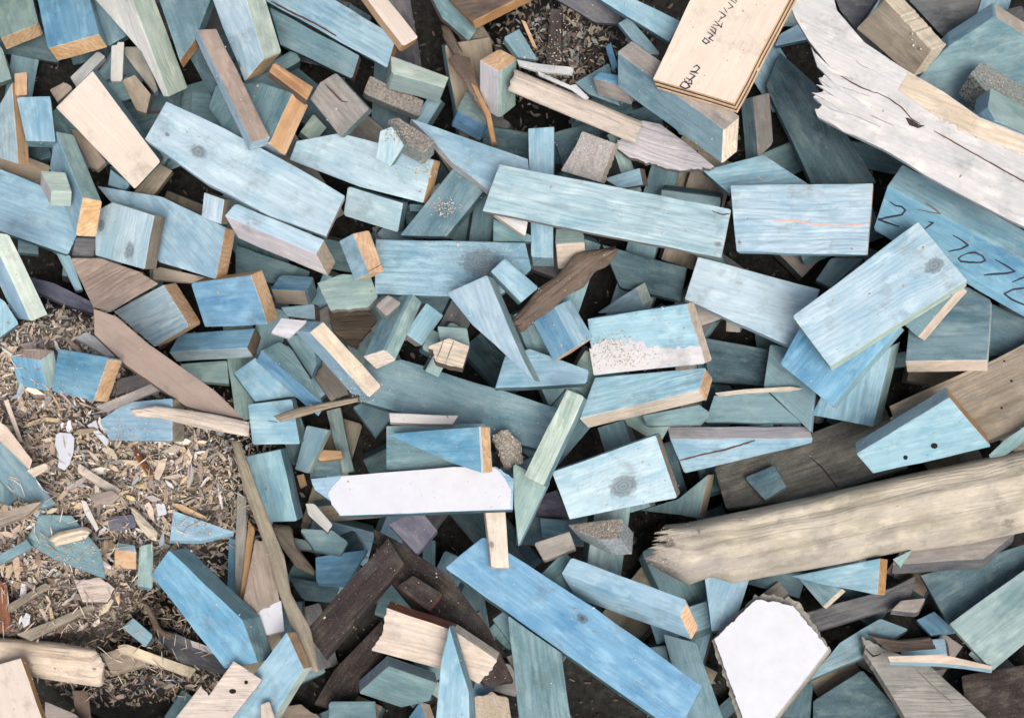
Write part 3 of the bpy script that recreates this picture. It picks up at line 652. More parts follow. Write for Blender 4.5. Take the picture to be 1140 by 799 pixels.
P(9,"305 463 330 454 365 447 400 441 399 447 365 455 345 461 312 470",(0,2),"o/n","bent brown twig lying over the pale blue square block",n='twig',T=5,mat='rough',bev=1.2,loft=(3,1.5,4))
P(8,"341 473 366 478 343 527 328 522",(4,1),"b/G 1G","small upright blue stick ending above the white painted board",n='timber_stick',T=16)
P(7,"330 529 338 527 341 538 334 542",(1,2),"t","tiny tan chip at the foot of the small upright blue stick",n='wood_chip',T=6,bev=.6)
P(8,"273 508 312 500 331 580 296 581",(8,-3),"b/g 1c","upright light blue block left of the white painted board",T=26)
P(8,"345 370 360 358 425 430 411 443",(-18,-2),"y/b 3b","two tone block with yellow top and blue side, centre left",T=22)
P(6,"318 376 346 368 353 404 347 420",(0,3),"c","teal offcut crossing under the yellow topped block",T=18)
P(7,"404 397 428 389 441 401 419 411",(30,-64),"p 0c 1g","blue green post with pink end facing the viewer, left of centre",g='c',T=44,n='timber_post')
P(8,"418 340 432 328 447 337 430 352",(0,4),"s/s","small grey cube above the post with the pink end",T=14)
P(7,"353 315 380 305 412 306 421 330 410 342 368 346",(2,3),"g/s","rounded grey green offcut left of the big blue board with a knot",T=18,torn={4:1.5})
P(4,"366 345 410 343 420 355 396 387 370 367",(0,3),"n","dark brown bark in the gap under the rounded grey green offcut",n='bark_strip',T=8,mat='rough',torn={2:2,3:2})
P(8,"301 322 312 306 350 308 341 324",(5,16),"B/c 3p 2c","small block with blue top and pink front, centre left",T=20,g=3)
P(7,"312 342 350 338 351 356 320 352",(6,2),"b/n 1n","blue sliver of a block with brown end under the pink fronted block",T=14)
P(8,"313 354 343 357 322 376 302 370",(0,2),"w","small lilac white chip below the pink fronted block",n='wood_chip',T=6,bev=.6)
P(8,"250 240 262 226 361 267 352 283",(14,25),"k/w 2o","long two tone whitish blue block with greenish sawn end, left of centre",T=26,R=24,deco=[])
P(7,"227 214 250 222 246 250 224 242",(8,0),"k/o 1o","small white block with brown side under the bowed pale blue board",T=18)
P(5,"262 272 345 302 340 318 262 312",(0,3),"c","teal board in the gap below the long two tone block",n='board')
P(7,"387 207 449 226 443 259 382 240",(6,-1),"k/c 1c","pale mint rectangular block right of the bowed board end",T=24)
P(6,"506 185 538 213 497 263 445 262",(3,4),"c/C","slate teal board with a pile of sawdust, left of the longest board",n='board',T=20)
P(6,"418 266 585 270 592 300 560 327 497 330 417 327",(0,3),"b/c","wide blue board with dark knot area in the centre of the pile",n='board',T=24,mat='stripe',R=20,deco=[('bknot',536,292,14,.8)])
P(8,"393 260 411 256 428 302 411 305",(-16,8),"t 3b","blue offcut with upright salmon tan end on the wide blue board",g='c',T=22,deco=[('stroke','crack',1,'crack','410 302 420 297 425 294')])
P(7,"550 239 588 246 585 263",(-2,2),"w/y","white triangular sliver under the longest board, left of the upright stick",n='timber_wedge',T=12)
P(5,"549 243 592 262 592 269 549 269",(0,3),"c","teal scrap under the white triangular sliver",T=14)
P(6,"619 254 649 256 651 270 618 272",(2,28),"g/p 2p","small block with grey green top and pinkish front under the longest board",T=24)
P(5,"456 227 475 228 476 236 456 235",(0,2),"c","tiny teal bit below the curved board",T=10)
P(9,"570 356 586 338 598 321 619 308 640 283 653 279 685 275 687 283 676 297 663 302 650 320 629 330 615 345 596 357 584 369 577 367",(0,3),"n/n","dark brown driftwood splinter in the centre, pointed at both ends",n='splinter',cat='driftwood',T=16,mat='rough',loft=(6,4,8))
P(9,"497 326 542 306 580 395 595 424 526 362",(8,2),"k/g 1g 2g","very pale spike shaped wedge pointing down, in the centre",n='timber_wedge',T=20)
P(7,"546 302 562 287 600 320 580 337",(-3,3),"b/c","short blue block behind the pale spike shaped wedge",T=20)
P(8,"617 341 635 333 661 376 641 387",(-24,17),"b/B 3B 2t","blue cube with one bright face, right of the driftwood splinter",T=24)
P(8,"654 355 764 338 785 405 661 418",(9,-3),"b/b 1y","blue board with cream end and dried white smear, right of centre",n='board',T=22,R=16,deco=[('layer','white_smear','w','656 388 680 376 705 380 735 388 780 385 785 404 661 417',.2,{0:4,1:4,2:4,3:3},'plain')])
P(7,"662 420 786 409 779 434 645 466",(9,11),"b/p 1t 2p","blue block with pink lower side and orange end, right of centre",T=24,mat='stripe',R=20)
P(6,"664 349 708 320 717 342 700 347",(10,-6),"b/G 1G","light blue offcut with pale green edge above the white smeared board",T=18)
P(3,"670 272 765 298 758 335 690 320",(0,3),"C","dark teal board deep below the longest straight board",n='board')
P(4,"780 375 880 393 872 430 790 425",(0,3),"C","dark teal board in the shade right of the cream ended board",n='board')
P(2,"795 440 850 432 892 470 785 470",(0,3),"c","sunken teal board above the cracked pink topped wedge",n='board')
P(5,"715 462 778 450 792 460 778 472 720 474",(2,2),"c/g 1g","teal offcut between the orange ended block and the cracked wedge",T=16)
P(8,"796 437 830 433 880 430 893 432 880 435 830 437 800 441",(0,1),"p","long hair thin pale splinter sticking out right of the orange end",n='splinter',T=3,bev=.4,torn={3:.7})
# ---- centre
P(5,"400 408 447 400 625 455 600 500 520 480 400 446",(0,4),"c/C","long slate blue board crossing the centre under the white strip",n='board',T=26)
P(4,"393 453 418 440 448 452 418 486",(0,3),"c","slate blue block below the yellow topped block",T=18)
P(6,"551 432 562 396 590 388 656 412 653 427",(0,4),"b/C","flat blue wedge behind the tip of the pale spike",n='timber_wedge',T=14)
P(8,"614 525 730 484 754 554 634 578",(5,-4),"k/o 1o 0b","white grey block with a large knot, right of centre",T=28,R=16,deco=[('bknot',694,541,10,.8)])
P(7,"746 489 905 488 904 493 762 527",(-4,-14),"b/w 0w","blue wedge with pinkish top face and dark red crack, right",n='timber_wedge',T=20,deco=[('stroke','crack',1.8,'crack','757 512 780 506 808 500 840 490')])
P(6,"712 568 755 555 788 528 778 577 757 573",(8,-1),"c/o 2o 1c","teal offcut behind the white grey block with the large knot",T=20)
P(10,"430 483 535 475 538 527 500 514",(11,0),"B/t 1t","bright blue pointed wedge with tan end on the white painted board",n='timber_wedge',T=14,deco=[('layer','white_edge','w','533 475 535.5 475 538 527 536 526',.2,{},None)])
P(7,"433 459 511 462 504 472 434 470",(0,3),"W/s","flat white stick above the bright blue pointed wedge",n='wood_stick',T=8,mat='plain')
P(5,"430 474 540 471 545 522 430 524",(0,3),"c","teal block hidden behind the bright blue pointed wedge")
P(9,"631 433 651 441 605 541 583 530",(4,2),"G/c","narrow pale mint stick leaning right of the white painted board",n='timber_stick',T=18,R=24,mat='stripe')
P(8,"571 515 590 525 610 538 577 608 572 560",(3,-1),"g/c","grey green spike pointing down below the pale mint stick",n='timber_wedge',T=16)
P(6,"547 483 565 478 580 492 583 515 560 521",(0,3),"s","crumbly grey lump of bark and sawdust beside the tan end",n='bark_lump',cat='bark',T=14,mat='dusty',torn={0:2,1:2,2:2,3:2,4:2},bev=3)
P(8,"539 560 562 558 567 632 547 631",(-2,2),"p","short pinkish stick pointing down from the white painted board",n='timber_stick',T=12,deco=[('knot',547,606,2.4)],lift=2)
P(9,"346 533 380 529 552 519 572 532 571 567 378 574 372 560 350 545",(1,3),"b/C","long white painted board with worn pale blue left end",n='board',T=16,R=16,torn={7:1.5,2:1.5},deco=[('layer','paint_coat','W','380 530 505 519.5 550 520 562 532 569 545 568 566 470 570 379 573.5 369 561 366 547 374 537',.6,{8:2,9:2,10:2,6:.5,2:1,3:1.5},'paint')])
P(7.5,"495 632 538 597 662 676 782 763 763 800 735 802",(-1,3),"B/C","very long light blue board slanting to the bottom centre",n='board',T=24,R=30,deco=[('bknot',648,688,4),('knot',648,688,2)])
P(8,"625 638 636 620 766 668 757 685",(14,27),"b/b 2t","thick light blue block with square orange end beside the pale log",T=28,R=24)
P(6,"565 684 625 726 638 818 580 818",(1,3),"c/c","striped teal board going down under the very long blue board",n='board',mat='stripe',g=1)
P(6,"738 705 775 715 806 802 772 818",(1,3),"c","teal board at the bottom left of the white torn panel",n='board')
P(6,"784 640 834 645 815 702 792 702",(-1,3),"b/c","upright blue and teal board just below the pale log",n='board',g=1)
P(7,"632 584 692 576 690 600 668 601",(14,17),"s/b 1c 2b","sawdust topped block with blue front under the white knotted block",mat='dusty',T=24)
P(6,"594 604 634 591 641 610 605 624",(1,3),"s","grey green flat offcut left of the sawdust topped block",T=16)
P(5,"601 576 632 579 626 596 603 595",(0,3),"b","small blue scrap above the grey green flat offcut",T=12)
P(5,"598 552 620 545 634 575 597 573",(0,3),"m","lilac grey scrap beside the white knotted block",T=14)
P(7,"340 702 432 598 450 627 362 732",(2,4),"N/N","thick dark brown plank slanting up in the lower centre",n='plank',mat='rough',T=20)
P(6,"415 588 440 600 500 640 545 700 572 757 540 762 480 700 430 640",(0,4),"N","long blackish plank slanting down in the lower centre",n='plank',mat='rough',T=14)
P(5,"350 782 372 745 425 690 434 720 385 792",(0,3),"N","shorter dark plank parallel to the thick dark brown one",n='plank',mat='rough',T=16)
P(7,"432 583 458 571 473 573 487 590 464 617",(1,3),"m","purplish grey block left of the short pinkish stick",T=18)
P(7,"441 652 460 640 492 660 478 680",(1,3),"N/r","small red brown dark block on the blackish plank",T=14,mat='rough')
P(8,"430 676 505 702 553 734 548 746 533 761 512 750 414 724 426 703",(4,-8),"p/r 0r 1y","broken pinkish white board with reddish bark edge, lower centre",n='board',T=18,mat='rough',torn={2:2.5,3:2.5,6:2,7:2})
P(7,"399 771 433 741 487 760 478 780 447 787",(-2,-12),"c/k 0k","teal green block with lilac edge below the broken board",T=24)
P(9,"500 696 522 770 523 812 484 812 491 735",(6,-2),"b/c 0c","blue spike pointing up in front of the broken board",n='timber_wedge',T=20)
P(6,"366 780 418 780 420 815 365 815",(0,3),"c","dull teal block at the bottom border below the teal green block")
P(8,"445 812 468 780 480 815",(10,2),"B/y 1y","blue corner with cream face at the bottom border, left of the spike",T=16)
P(8,"528 775 548 769 566 777 572 818 530 818",(0,3),"y/w","pale block with fuzzy white top at the bottom border, centre",mat='dusty',torn={0:2,1:2})
P(9,"290 783 300 780 313 818 290 818",(1,2),"p","pink splintered scrap at the bottom border, left",n='splinter',T=6,mat='rough',torn={0:2})
P(8,"315 786 335 783 358 800 352 818 305 818",(0,2),"o/y","tan torn scrap at the bottom border beside the pink one",T=10,mat='rough',torn={1:1.5})
P(6,"351 620 410 611 385 651 352 649",(0,3),"B","blue block touching the upper end of the thick dark brown plank",T=20)
P(6,"333 588 370 590 388 603 380 617 350 612",(0,3),"c","dull teal offcut above the blue block in the lower centre",T=16)
P(5,"322 642 378 652 372 668 335 665",(0,3),"C","dark teal block below the blue block in the lower centre",T=16)
P(5,"326 598 348 602 350 612 328 611",(0,2),"g","pale green scrap right of the curved brown sticks",T=10)
P(6,"303 583 325 585 328 605 350 633 350 641 330 632 312 607",(0,3),"o/n","curved brown bark strip below the upright light blue block",n='bark_strip',T=8,mat='rough',bev=2,loft=(3,2,5))
P(8,"340 560 350 560 370 583 365 593 343 573",(0,2),"w/n","grey white chip with brown tip under the left end of the painted board",n='wood_chip',T=7,torn={2:1})
P(6,"363 457 379 453 394 523 380 526",(1,2),"g","thin teal strip standing above the painted board",n='wood_stick',T=10)
P(5,"345 512 378 512 380 530 345 531",(0,3),"c","slate block behind the left end of the painted board",T=16)
P(7,"352 500 380 501 382 510 355 513",(0,2),"t/T","short tan stub above the left end of the painted board",n='wood_stick',T=8)
P(5,"350 420 360 402 378 415 388 438 368 445",(0,2),"s","curled grey shaving beside the yellow topped block",n='shaving',T=6,mat='rough',torn={0:2,1:2,2:2,3:2})
P(7,"477 385 500 376 523 385 515 410 485 402",(0,5),"y/n","broken layered tan stub in a hollow at the centre",n='broken_stub',cat='timber stub',T=16,mat='rough',torn={4:3,3:1},deco=[('strokes','layer_line',1.2,'brown',["486 400 494 378","496 404 505 380"])])
P(5,"487 363 520 365 523 383 490 380",(0,3),"g","grey green block behind the broken layered stub",T=14)
# ---- lower left
P(6,"12 396 28 386 61 390 45 401",(8,34),"P/B 2g","blue block with greyish pink top standing on the chips at left",T=26,g='c')
P(7,"65 388 121 398 104 446 57 435",(16,2),"B/b 1t","square blue block with orange end standing on the chips",T=24)
P(6,"84 376 96 369 135 393 118 396",(0,2),"w","greyish white scrap above the orange ended block on the chips",n='wood_chip',T=5,bev=.6)
P(7,"107 452 168 427 181 433 118 458",(0,2),"s","slim grey stick right of the square blue block",n='wood_stick',T=7)
P(5,"133 421 165 414 171 428 128 440",(0,3),"s","dull grey board behind the slim grey stick",T=14)
P(6,"110 468 140 448 192 443 192 491 122 490",(14,1),"b/c 2o","blue grey block with dark smudge and tan end on the chips",T=22,mat=None,deco=[])
P(8,"145 455 175 451 240 461 278 470 277 486 220 476 175 465 150 464",(0,2),"p/y","long pinkish splintered stick above the chips",n='wood_stick',T=7,mat='rough',torn={6:1,7:2},loft=(4,2,3))
P(8,"268 492 287 545 317 620 324 660 346 700 356 747 342 747 325 700 305 645 299 620 272 545 256 488",(0,3),"o/n","long thin olive brown stick running down at the right of the chips",n='wood_stick',T=8,mat='rough',loft=(5,1.5,3))
P(6,"264 545 274 555 275 590 268 667 262 667 262 600",(0,2),"s","grey fibrous strip along the right side of the chips",n='wood_stick',T=7,mat='rough')
P(7,"277 578 284 590 270 683 264 686",(0,2),"T","tan brown strip left of the white tipped board",n='wood_stick',T=6,mat='rough')
P(7,"284 600 300 605 316 690 317 703 273 712 268 682",(0,3),"P/p","torn pinkish board with white painted lower end",n='board',T=12,mat='rough',torn={0:2},deco=[('layer','paint_coat','W','268 682 280 683 300 676 313 668 316.5 702 273.5 711',.5,{0:2,1:2,2:2},'paint')])
P(4,"255 598 264 600 262 668 253 665",(0,2),"B","blue strip hidden behind the grey fibrous strip",T=10)
P(7,"189 601 193 568 262 592 225 601",(0,4),"b","small light blue triangular wedge at the edge of the chips",n='timber_wedge',T=14)
P(8,"168 640 188 612 270 690 287 737 250 744",(20,-4),"B/c 1c","large blue block with teal top edge, lower left",n='timber_block',cat='timber block',T=28,R=24)
P(8,"319 703 338 744 292 818 245 800",(10,-2),"b/t 0t 1G","light blue block with tan end at the bottom, left of the dark planks",T=24,R=24,g=3)
P(9,"195 799 224 762 232 774 260 735 292 756 258 799 240 822 180 822",(1,2),"p/w","pinkish white broken plank with two nail holes at the bottom left",n='plank',T=12,mat='rough',torn={1:2},deco=[('hole',259,769,4,.7),('hole',274,759,2.2)])
P(6,"172 700 190 702 262 733 250 748 200 735",(0,3),"S","dark grey flat board above the pinkish broken plank",n='board',T=10)
P(6,"158 668 165 670 180 700 195 705 188 712 172 702",(0,2),"n","curved brown twig right of the small light blue block",n='twig',T=6,bev=1.4,mat='rough',loft=(3,2,4))
P(7,"212 712 262 730 262 736 214 719",(0,1),"w","thin whitish lath on the edge of the dark grey flat board",n='lath',T=5,bev=.5)
P(8,"131 718 140 716 219 744 212 753 132 724",(0,2),"y","cream stick pointing down right in the lower left hollow",n='wood_stick',T=8)
P(8,"135 698 148 687 171 707 162 720",(4,3),"b/S","tiny light blue block in the lower left hollow",T=12)
P(7,"-12 708 60 714 106 722 118 742 114 765 60 757 -12 745",(2,1),"y/s 2T","weathered pale post with golden end at the bottom left",n='timber_post',T=30,mat='rough',bev=4,loft=(2,2,12))
P(8,"-12 742 23 732 50 808 -5 822",(5,-1),"p/T","pinkish bare board standing in the bottom left corner",n='board',T=14,mat='plain')
P(5,"50 780 85 795 105 818 50 818",(0,3),"s","grey board at the bottom border beside the corner board",n='board',T=12)
P(5,"113 727 132 722 168 738 125 750",(0,3),"o","olive brown stick end right of the weathered pale post",n='wood_stick',T=12)
P(4,"80 768 98 768 104 818 88 818",(1,2),"n","brown upright stick at the bottom border, left",n='wood_stick',T=10)
P(6,"18 705 100 672 108 675 35 712",(0,2),"o","brown lath above the weathered pale post",n='lath',T=6,mat='rough')
P(5,"8 673 50 648 58 652 12 681",(0,2),"o","short brown lath parallel to the longer one at the left border",n='lath',T=5,mat='rough')
P(5,"29 602 44 572 80 573 112 612 118 643 62 622",(0,2),"c","flat teal shard lying on the chips at lower left",n='timber_shard',cat='timber shard',T=7)
P(7,"55 600 62 592 96 585 103 590 95 600 62 608",(0,3),"y/o","small cream stub resting on the flat teal shard",T=9,n='wood_stick',bev=2,loft=(3,2,5))
P(7,"126 612 130 603 150 606 152 614",(0,20),"b/t 3t 0t","little block with tan front at the right tip of the flat teal shard",T=18)
P(7,"155 607 171 604 170 655 153 652",(0,3),"g/c","upright pale teal block between the chips and the large blue block",T=16,mat='stripe',g=1)
P(5,"82 645 110 642 128 655 120 670 92 670",(0,2),"p/n","pinkish brown bark scrap below the flat teal shard",n='bark_scrap',cat='bark',T=6,mat='rough',torn={0:2,1:2,2:2})
P(6,"-12 485 12 498 35 525 62 560 45 566 10 545 -12 520",(0,3),"c","curved teal board at the left border beside the chips",n='board',T=12)
P(5,"-12 525 8 530 22 552 10 561 -12 552",(0,3),"c","dull teal stub under the curved teal board",T=12)
P(7,"-10 462 8 475 36 512 33 522 -8 482",(0,2),"y","cream stick at the left border on top of the chips",n='wood_stick',T=6)
P(7,"4 446 9 444 26 492 21 492",(0,2),"y/T","thin yellowish stick left of the white flake",n='wood_stick',T=5,bev=.7)
P(7,"-10 574 35 560 47 558 30 573 -10 589",(0,3),"P","pinkish brown stick at the left border below the curved teal board",n='wood_stick',T=9,mat='rough')
P(5,"-10 622 30 600 36 609 -10 633",(0,2),"c","slender teal stick at the left border pointing to the flat teal shard",n='wood_stick',T=8)
P(4,"-10 640 8 650 13 700 -10 706",(0,2),"r","reddish brown stick at the left border",n='wood_stick',T=8)
P(5,"88 515 115 533 135 545 130 552 85 524",(0,2),"p","pale splintered stick in the middle of the chips",n='splinter',T=5,mat='rough',torn={2:1})
P(6,"62 484 66 481 79 482 83 487 82 502 76 518 72 523 64 519 65 505 61 495",(0,1),"W","white torn paint flake lying among the chips",n='paint_flake',T=3,mat='paint',torn={2:1.2,4:1,7:1},bev=.4)
P(6,"97 473 107 467 110 479 122 490 119 497 110 487",(0,1),"W","small folded white flake right of the large one on the chips",n='paint_flake',T=3,mat='paint',bev=.4)
P(6,"30 523 50 515 56 520 38 530",(0,2),"y","short cream chip below the thin yellowish stick",n='wood_chip',T=5,bev=.6)
P(6,"172 524 178 512 186 509 184 520 177 534 172 532",(0,1),"y","bright cream chip at the right part of the chips",n='wood_chip',T=4,bev=.5)
P(6,"173 560 183 560 186 571 176 574",(0,1),"W","small white square flake near the light blue triangular wedge",n='paint_flake',T=3,mat='paint',bev=.4)
P(6,"90 556 96 558 110 588 107 591 94 570",(0,1),"W","narrow white sliver pointing down right above the cream stub",n='paint_flake',T=3,mat='plain',bev=.4)
P(6,"145 562 152 566 176 592 174 602 166 600 150 580",(0,3),"y/t","stout cream stick above the upright pale teal block",n='wood_stick',T=8,bev=1.5,mat='rough',loft=(2,2,4))
P(6,"20 566 40 556 46 562 30 576 22 578",(0,2),"T","tan shard next to the pinkish brown stick at left",n='wood_chip',T=5)
P(5,"152 498 166 520 172 528 165 530 148 505",(0,2),"r/T","rust coloured sliver among the chips",n='wood_chip',T=5)
P(6,"190 560 200 560 230 575 232 580 205 571",(0,1),"t","thin tan stick lying above the light blue triangular wedge",n='wood_stick',T=4,bev=.5)
P(6,"98 550 125 545 134 552 125 560 105 560",(0,2),"P","pinkish oval chip in the lower part of the chips",n='wood_chip',T=5,bev=1.2)
P(6,"120 575 148 572 152 585 130 590 121 586",(0,2),"m","slate grey flat chip above the little block with tan front",n='wood_chip',T=5,bev=1.2)
P(6,"24 690 29 681 34 684 33 694 26 698",(0,1),"w","small pale pebble like chip above the brown lath",n='wood_chip',T=4,bev=1)
# ================================================================ build
# -- ground: one sheet of soil and fine litter, rising into the chip mound at the left
def build_ground():
    nx, ny = 220, 170
    xs = np.concatenate([np.linspace(-2600, -120, 14)[:-1], np.linspace(-120, 1260, nx), np.linspace(1260, 3700, 14)[1:]])
    ys = np.concatenate([np.linspace(-2600, -120, 14)[:-1], np.linspace(-120, 920, ny), np.linspace(920, 3400, 14)[1:]])
    bm = bmesh.new(); g = []
    for y in ys:
        row = []
        for x in xs:
            z = float(ground_h(np.array(x), np.array(y)))-3 + random.uniform(-1.6, 1.6)
            row.append(bm.verts.new(P3(x, y, z)*S))
        g.append(row)
    for j in range(len(ys)-1):
        for i in range(len(xs)-1):
            bm.faces.new((g[j][i], g[j+1][i], g[j+1][i+1], g[j][i+1]))
    m = bpy.data.materials.new('soil_litter'); t, b = nodes(m)
    geo = t.nodes.new('ShaderNodeNewGeometry')
    n1 = noise(t, geo.outputs['Position'], 90.0, 6, 0.75); n2 = noise(t, geo.outputs['Position'], 9.0, 4, 0.6)
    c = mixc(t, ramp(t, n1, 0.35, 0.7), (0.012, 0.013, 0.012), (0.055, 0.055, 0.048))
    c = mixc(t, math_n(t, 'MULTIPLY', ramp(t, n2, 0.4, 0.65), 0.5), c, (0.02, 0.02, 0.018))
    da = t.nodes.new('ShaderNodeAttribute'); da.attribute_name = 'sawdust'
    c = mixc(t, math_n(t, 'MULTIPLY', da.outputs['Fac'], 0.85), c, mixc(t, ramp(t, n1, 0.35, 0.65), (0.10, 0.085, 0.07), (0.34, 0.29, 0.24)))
    t.links.new(c, b.inputs['Base Color']); b.inputs['Roughness'].default_value = 0.95; b.inputs['Specular IOR Level'].default_value = 0.15
    bp = t.nodes.new('ShaderNodeBump'); bp.inputs['Strength'].default_value = 0.9; bp.inputs['Distance'].default_value = 0.006
    t.links.new(n1, bp.inputs['Height']); t.links.new(bp.outputs[0], b.inputs['Normal'])
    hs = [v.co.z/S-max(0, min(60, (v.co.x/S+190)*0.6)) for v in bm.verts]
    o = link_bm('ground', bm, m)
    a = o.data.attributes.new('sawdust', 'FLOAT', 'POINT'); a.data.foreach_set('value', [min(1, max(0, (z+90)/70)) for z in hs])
    tag(o, kind='structure')
build_ground()

# -- offcuts buried in the gaps
def box_verts(x, y, a, L, W):
    c, s = math.cos(a), math.sin(a)
    return [(x+u*L/2*c-v*W/2*s, y+u*L/2*s+v*W/2*c) for u, v in ((-1, -1), (1, -1), (1, 1), (-1, 1))]
def in_chips(x, y): return float(ground_h(np.array(float(x)), np.array(float(y)))) > -90
fill = []
for j in range(11):
    for i in range(14):
        x = 20+i*85+random.uniform(-26, 26); y = 20+j*80+random.uniform(-26, 26)
        if in_chips(x, y): continue
        fill.append((x, y))
for _ in range(110):
    x, y = random.uniform(0, 1140), random.uniform(0, 799)
    if not in_chips(x, y): fill.append((x, y))

# each buried offcut is named after the clearly described piece it lies next to
STOP = {'below', 'beside', 'under', 'behind', 'left', 'right', 'above', 'at', 'in', 'near', 'on', 'by', 'of', 'between', 'around', 'lying', 'standing', 'running', 'leaning', 'slanting', 'tucked', 'cut', 'poking', 'half', 'going', 'touching', 'as', 'along', 'across', 'next', 'laid', 'resting', 'reaching', 'sticking', 'pointing', 'passing', 'covering', 'showing', 'ending', 'crossing', 'sinking', 'parallel', 'hidden'}
def short(lb):
    ws = lb.split(','); ws = ws[0].split(); out = []
    for w_ in ws:
        if w_ in STOP: break
        out.append(w_)
    while out and out[-1] in ('with', 'and', 'a', 'the', 'just', 'directly', 'stain'): out.pop()
    return ' '.join(out)
ANCH = []
sh_all = [short(d['label']) for d in PIECES]
for d, s_ in zip(PIECES, sh_all):
    v = [float(q) for q in d['verts'].split()]
    if sh_all.count(s_) == 1 and 3 <= len(s_.split()) <= 8 and d['layer'] >= 5:
        ANCH.append((s_, sum(v[::2])/(len(v)/2), sum(v[1::2])/(len(v)/2)))
CNAME = dict(c='teal', C='dark teal', b='light blue', g='grey green', s='grey', S='dark grey', o='brownish')
used_lb = set()
def bury_label(x, y, cc):
    for s_, ax, ay in sorted(ANCH, key=lambda a: (a[1]-x)**2+(a[2]-y)**2)[:6]:
        dx, dy = x-ax, y-ay
        dr = ('right of' if dx > 0 else 'left of') if abs(dx) > abs(dy) else ('below' if dy > 0 else 'above')
        lb = f"{CNAME[cc]} offcut buried deep {dr} the {s_}"
        if lb not in used_lb and len(lb.split()) <= 16:
            used_lb.add(lb); return lb
    return "dull timber offcut wedged deep in a gap under the upper offcuts"
for kk, (x, y) in enumerate(fill):
    q = box_verts(x, y, random.uniform(0, math.pi), *((random.uniform(70, 130), random.uniform(28, 52)) if kk < 110 else (random.uniform(34, 80), random.uniform(14, 34))))
    if any(in_chips(px, py) for px, py in q): continue
    a = random.uniform(0, 6.28); r = random.uniform(2, 9)
    colr = random.choice(['c', 'c', 'C', 'C', 'b', 'g', 's', 'S', 'o', 'c'])
    P(0, ' '.join(f'{v:.0f}' for p in q for v in p), (r*math.cos(a), r*math.sin(a)), f"{colr}/{random.choice('cCsS')}", bury_label(x, y, colr),
      T=random.uniform(18, 26), group='offcuts buried in the gaps of the pile', R=28, lift=random.uniform(-10, 0), sink=0.25)
PIECES.sort(key=lambda d: (d['layer'], d['k']))
for d in PIECES: place(d)

# -- height lookup for loose bits
def hm_at(x, y):
    i = int((x-X0)/CELL); j = int((y-Y0)/CELL)
    if 0 <= i < HM.shape[1] and 0 <= j < HM.shape[0]: return float(HM[j, i])
    return float(ground_h(np.array(float(x)), np.array(float(y))))
CHIPCOL = [lin(222,206,184), lin(206,190,172), lin(184,170,158), lin(196,178,154), lin(230,220,206), lin(172,156,138), lin(200,184,162), lin(178,170,164), lin(164,178,182), lin(160,142,120), lin(206,184,150), lin(232,230,228), lin(190,182,170), lin(148,140,132)]
def shard(L, W, T, sharp=0.5):
    """outline of an angular flat shard"""
    k = random.choice((4, 5, 5, 6))
    pts = []
    for i in range(k):
        t = (i+random.uniform(-.25, .25))/k*2*math.pi
        r = random.uniform(.7, 1.05)
        pts.append(Vector((math.cos(t)*L/2*r, math.sin(t)*W/2*r, random.uniform(-.12, .12)*W)))
    return pts, T
def add_shard(bm, cols, x, y, z, L, W, T, tilt=0.5, c=None):
    pts, T = shard(L, W, T)
    R = Matrix.Rotation(random.uniform(0, 6.283), 3, 'Z') @ Matrix.Rotation(random.gauss(0, tilt), 3, 'X') @ Matrix.Rotation(random.gauss(0, tilt*0.7), 3, 'Y')
    o = P3(x, y, z); c = c or vary(random.choice(CHIPCOL), .15)
    vt = [bm.verts.new((o+R @ p)*S) for p in pts]; vb = [bm.verts.new((o+R @ (p-Vector((0, 0, T))))*S) for p in pts]
    n = len(pts)
    bm.faces.new(vt); bm.faces.new(vb[::-1]); cols += [c, c]
    for i in range(n):
        bm.faces.new((vt[(i+1) % n], vt[i], vb[i], vb[(i+1) % n])); cols.append(tuple(v*0.9 for v in c))
def finish_chips(name, bm, cols, kind=None):
    o = link_bm(name, bm, M_CHIP); a = o.data.attributes.new('col', 'FLOAT_COLOR', 'FACE')
    a.data.foreach_set('color', [x for c in cols for x in (*c, 1.0)])
    if kind: tag(o, kind=kind)
    return o
bm2 = bmesh.new(); cols2 = []
# litter on the mound and down in the gaps
bm = bmesh.new(); cols = []
for _ in range(15000):
    x = random.uniform(-80, 360); y = random.uniform(320, 860)
    gh = float(ground_h(np.array(x), np.array(y)))
    if gh < -130: continue
    r = random.random()
    L = 4+11*r**2.5+random.uniform(0, 3); add_shard(bm, cols, x, y, gh+random.uniform(-1, 5), L, L*random.uniform(.12, .45), random.uniform(.5, 1.3), 0.28, c=None if y < 650 else vary(random.choice((PAL['n'], PAL['o'], PAL['S'], PAL['n'], PAL['P'])), .2))
for _ in range(7000):
    x = random.uniform(-60, 1200); y = random.uniform(-60, 860)
    gh = float(ground_h(np.array(x), np.array(y)))
    L = 3+9*random.random()**2; add_shard(bm, cols, x, y, gh+random.uniform(-1, 4), L, L*random.uniform(.2, .6), random.uniform(.6, 2), 0.5, c=vary(random.choice((PAL['n'], PAL['N'], PAL['S'], PAL['o'], PAL['N'])), .2))
for _ in range(9000):
    x = random.uniform(-60, 300); y = random.uniform(340, 700)
    gh = float(ground_h(np.array(x), np.array(y)))
    if gh < -60: continue
    L = random.uniform(1.5, 4); add_shard(bm, cols, x, y, gh+random.uniform(1, 7), L, L*random.uniform(.3, .8), .6, 0.3, c=vary(random.choice((PAL['o'], PAL['P'], PAL['s'], lin(176,160,140))), .15))
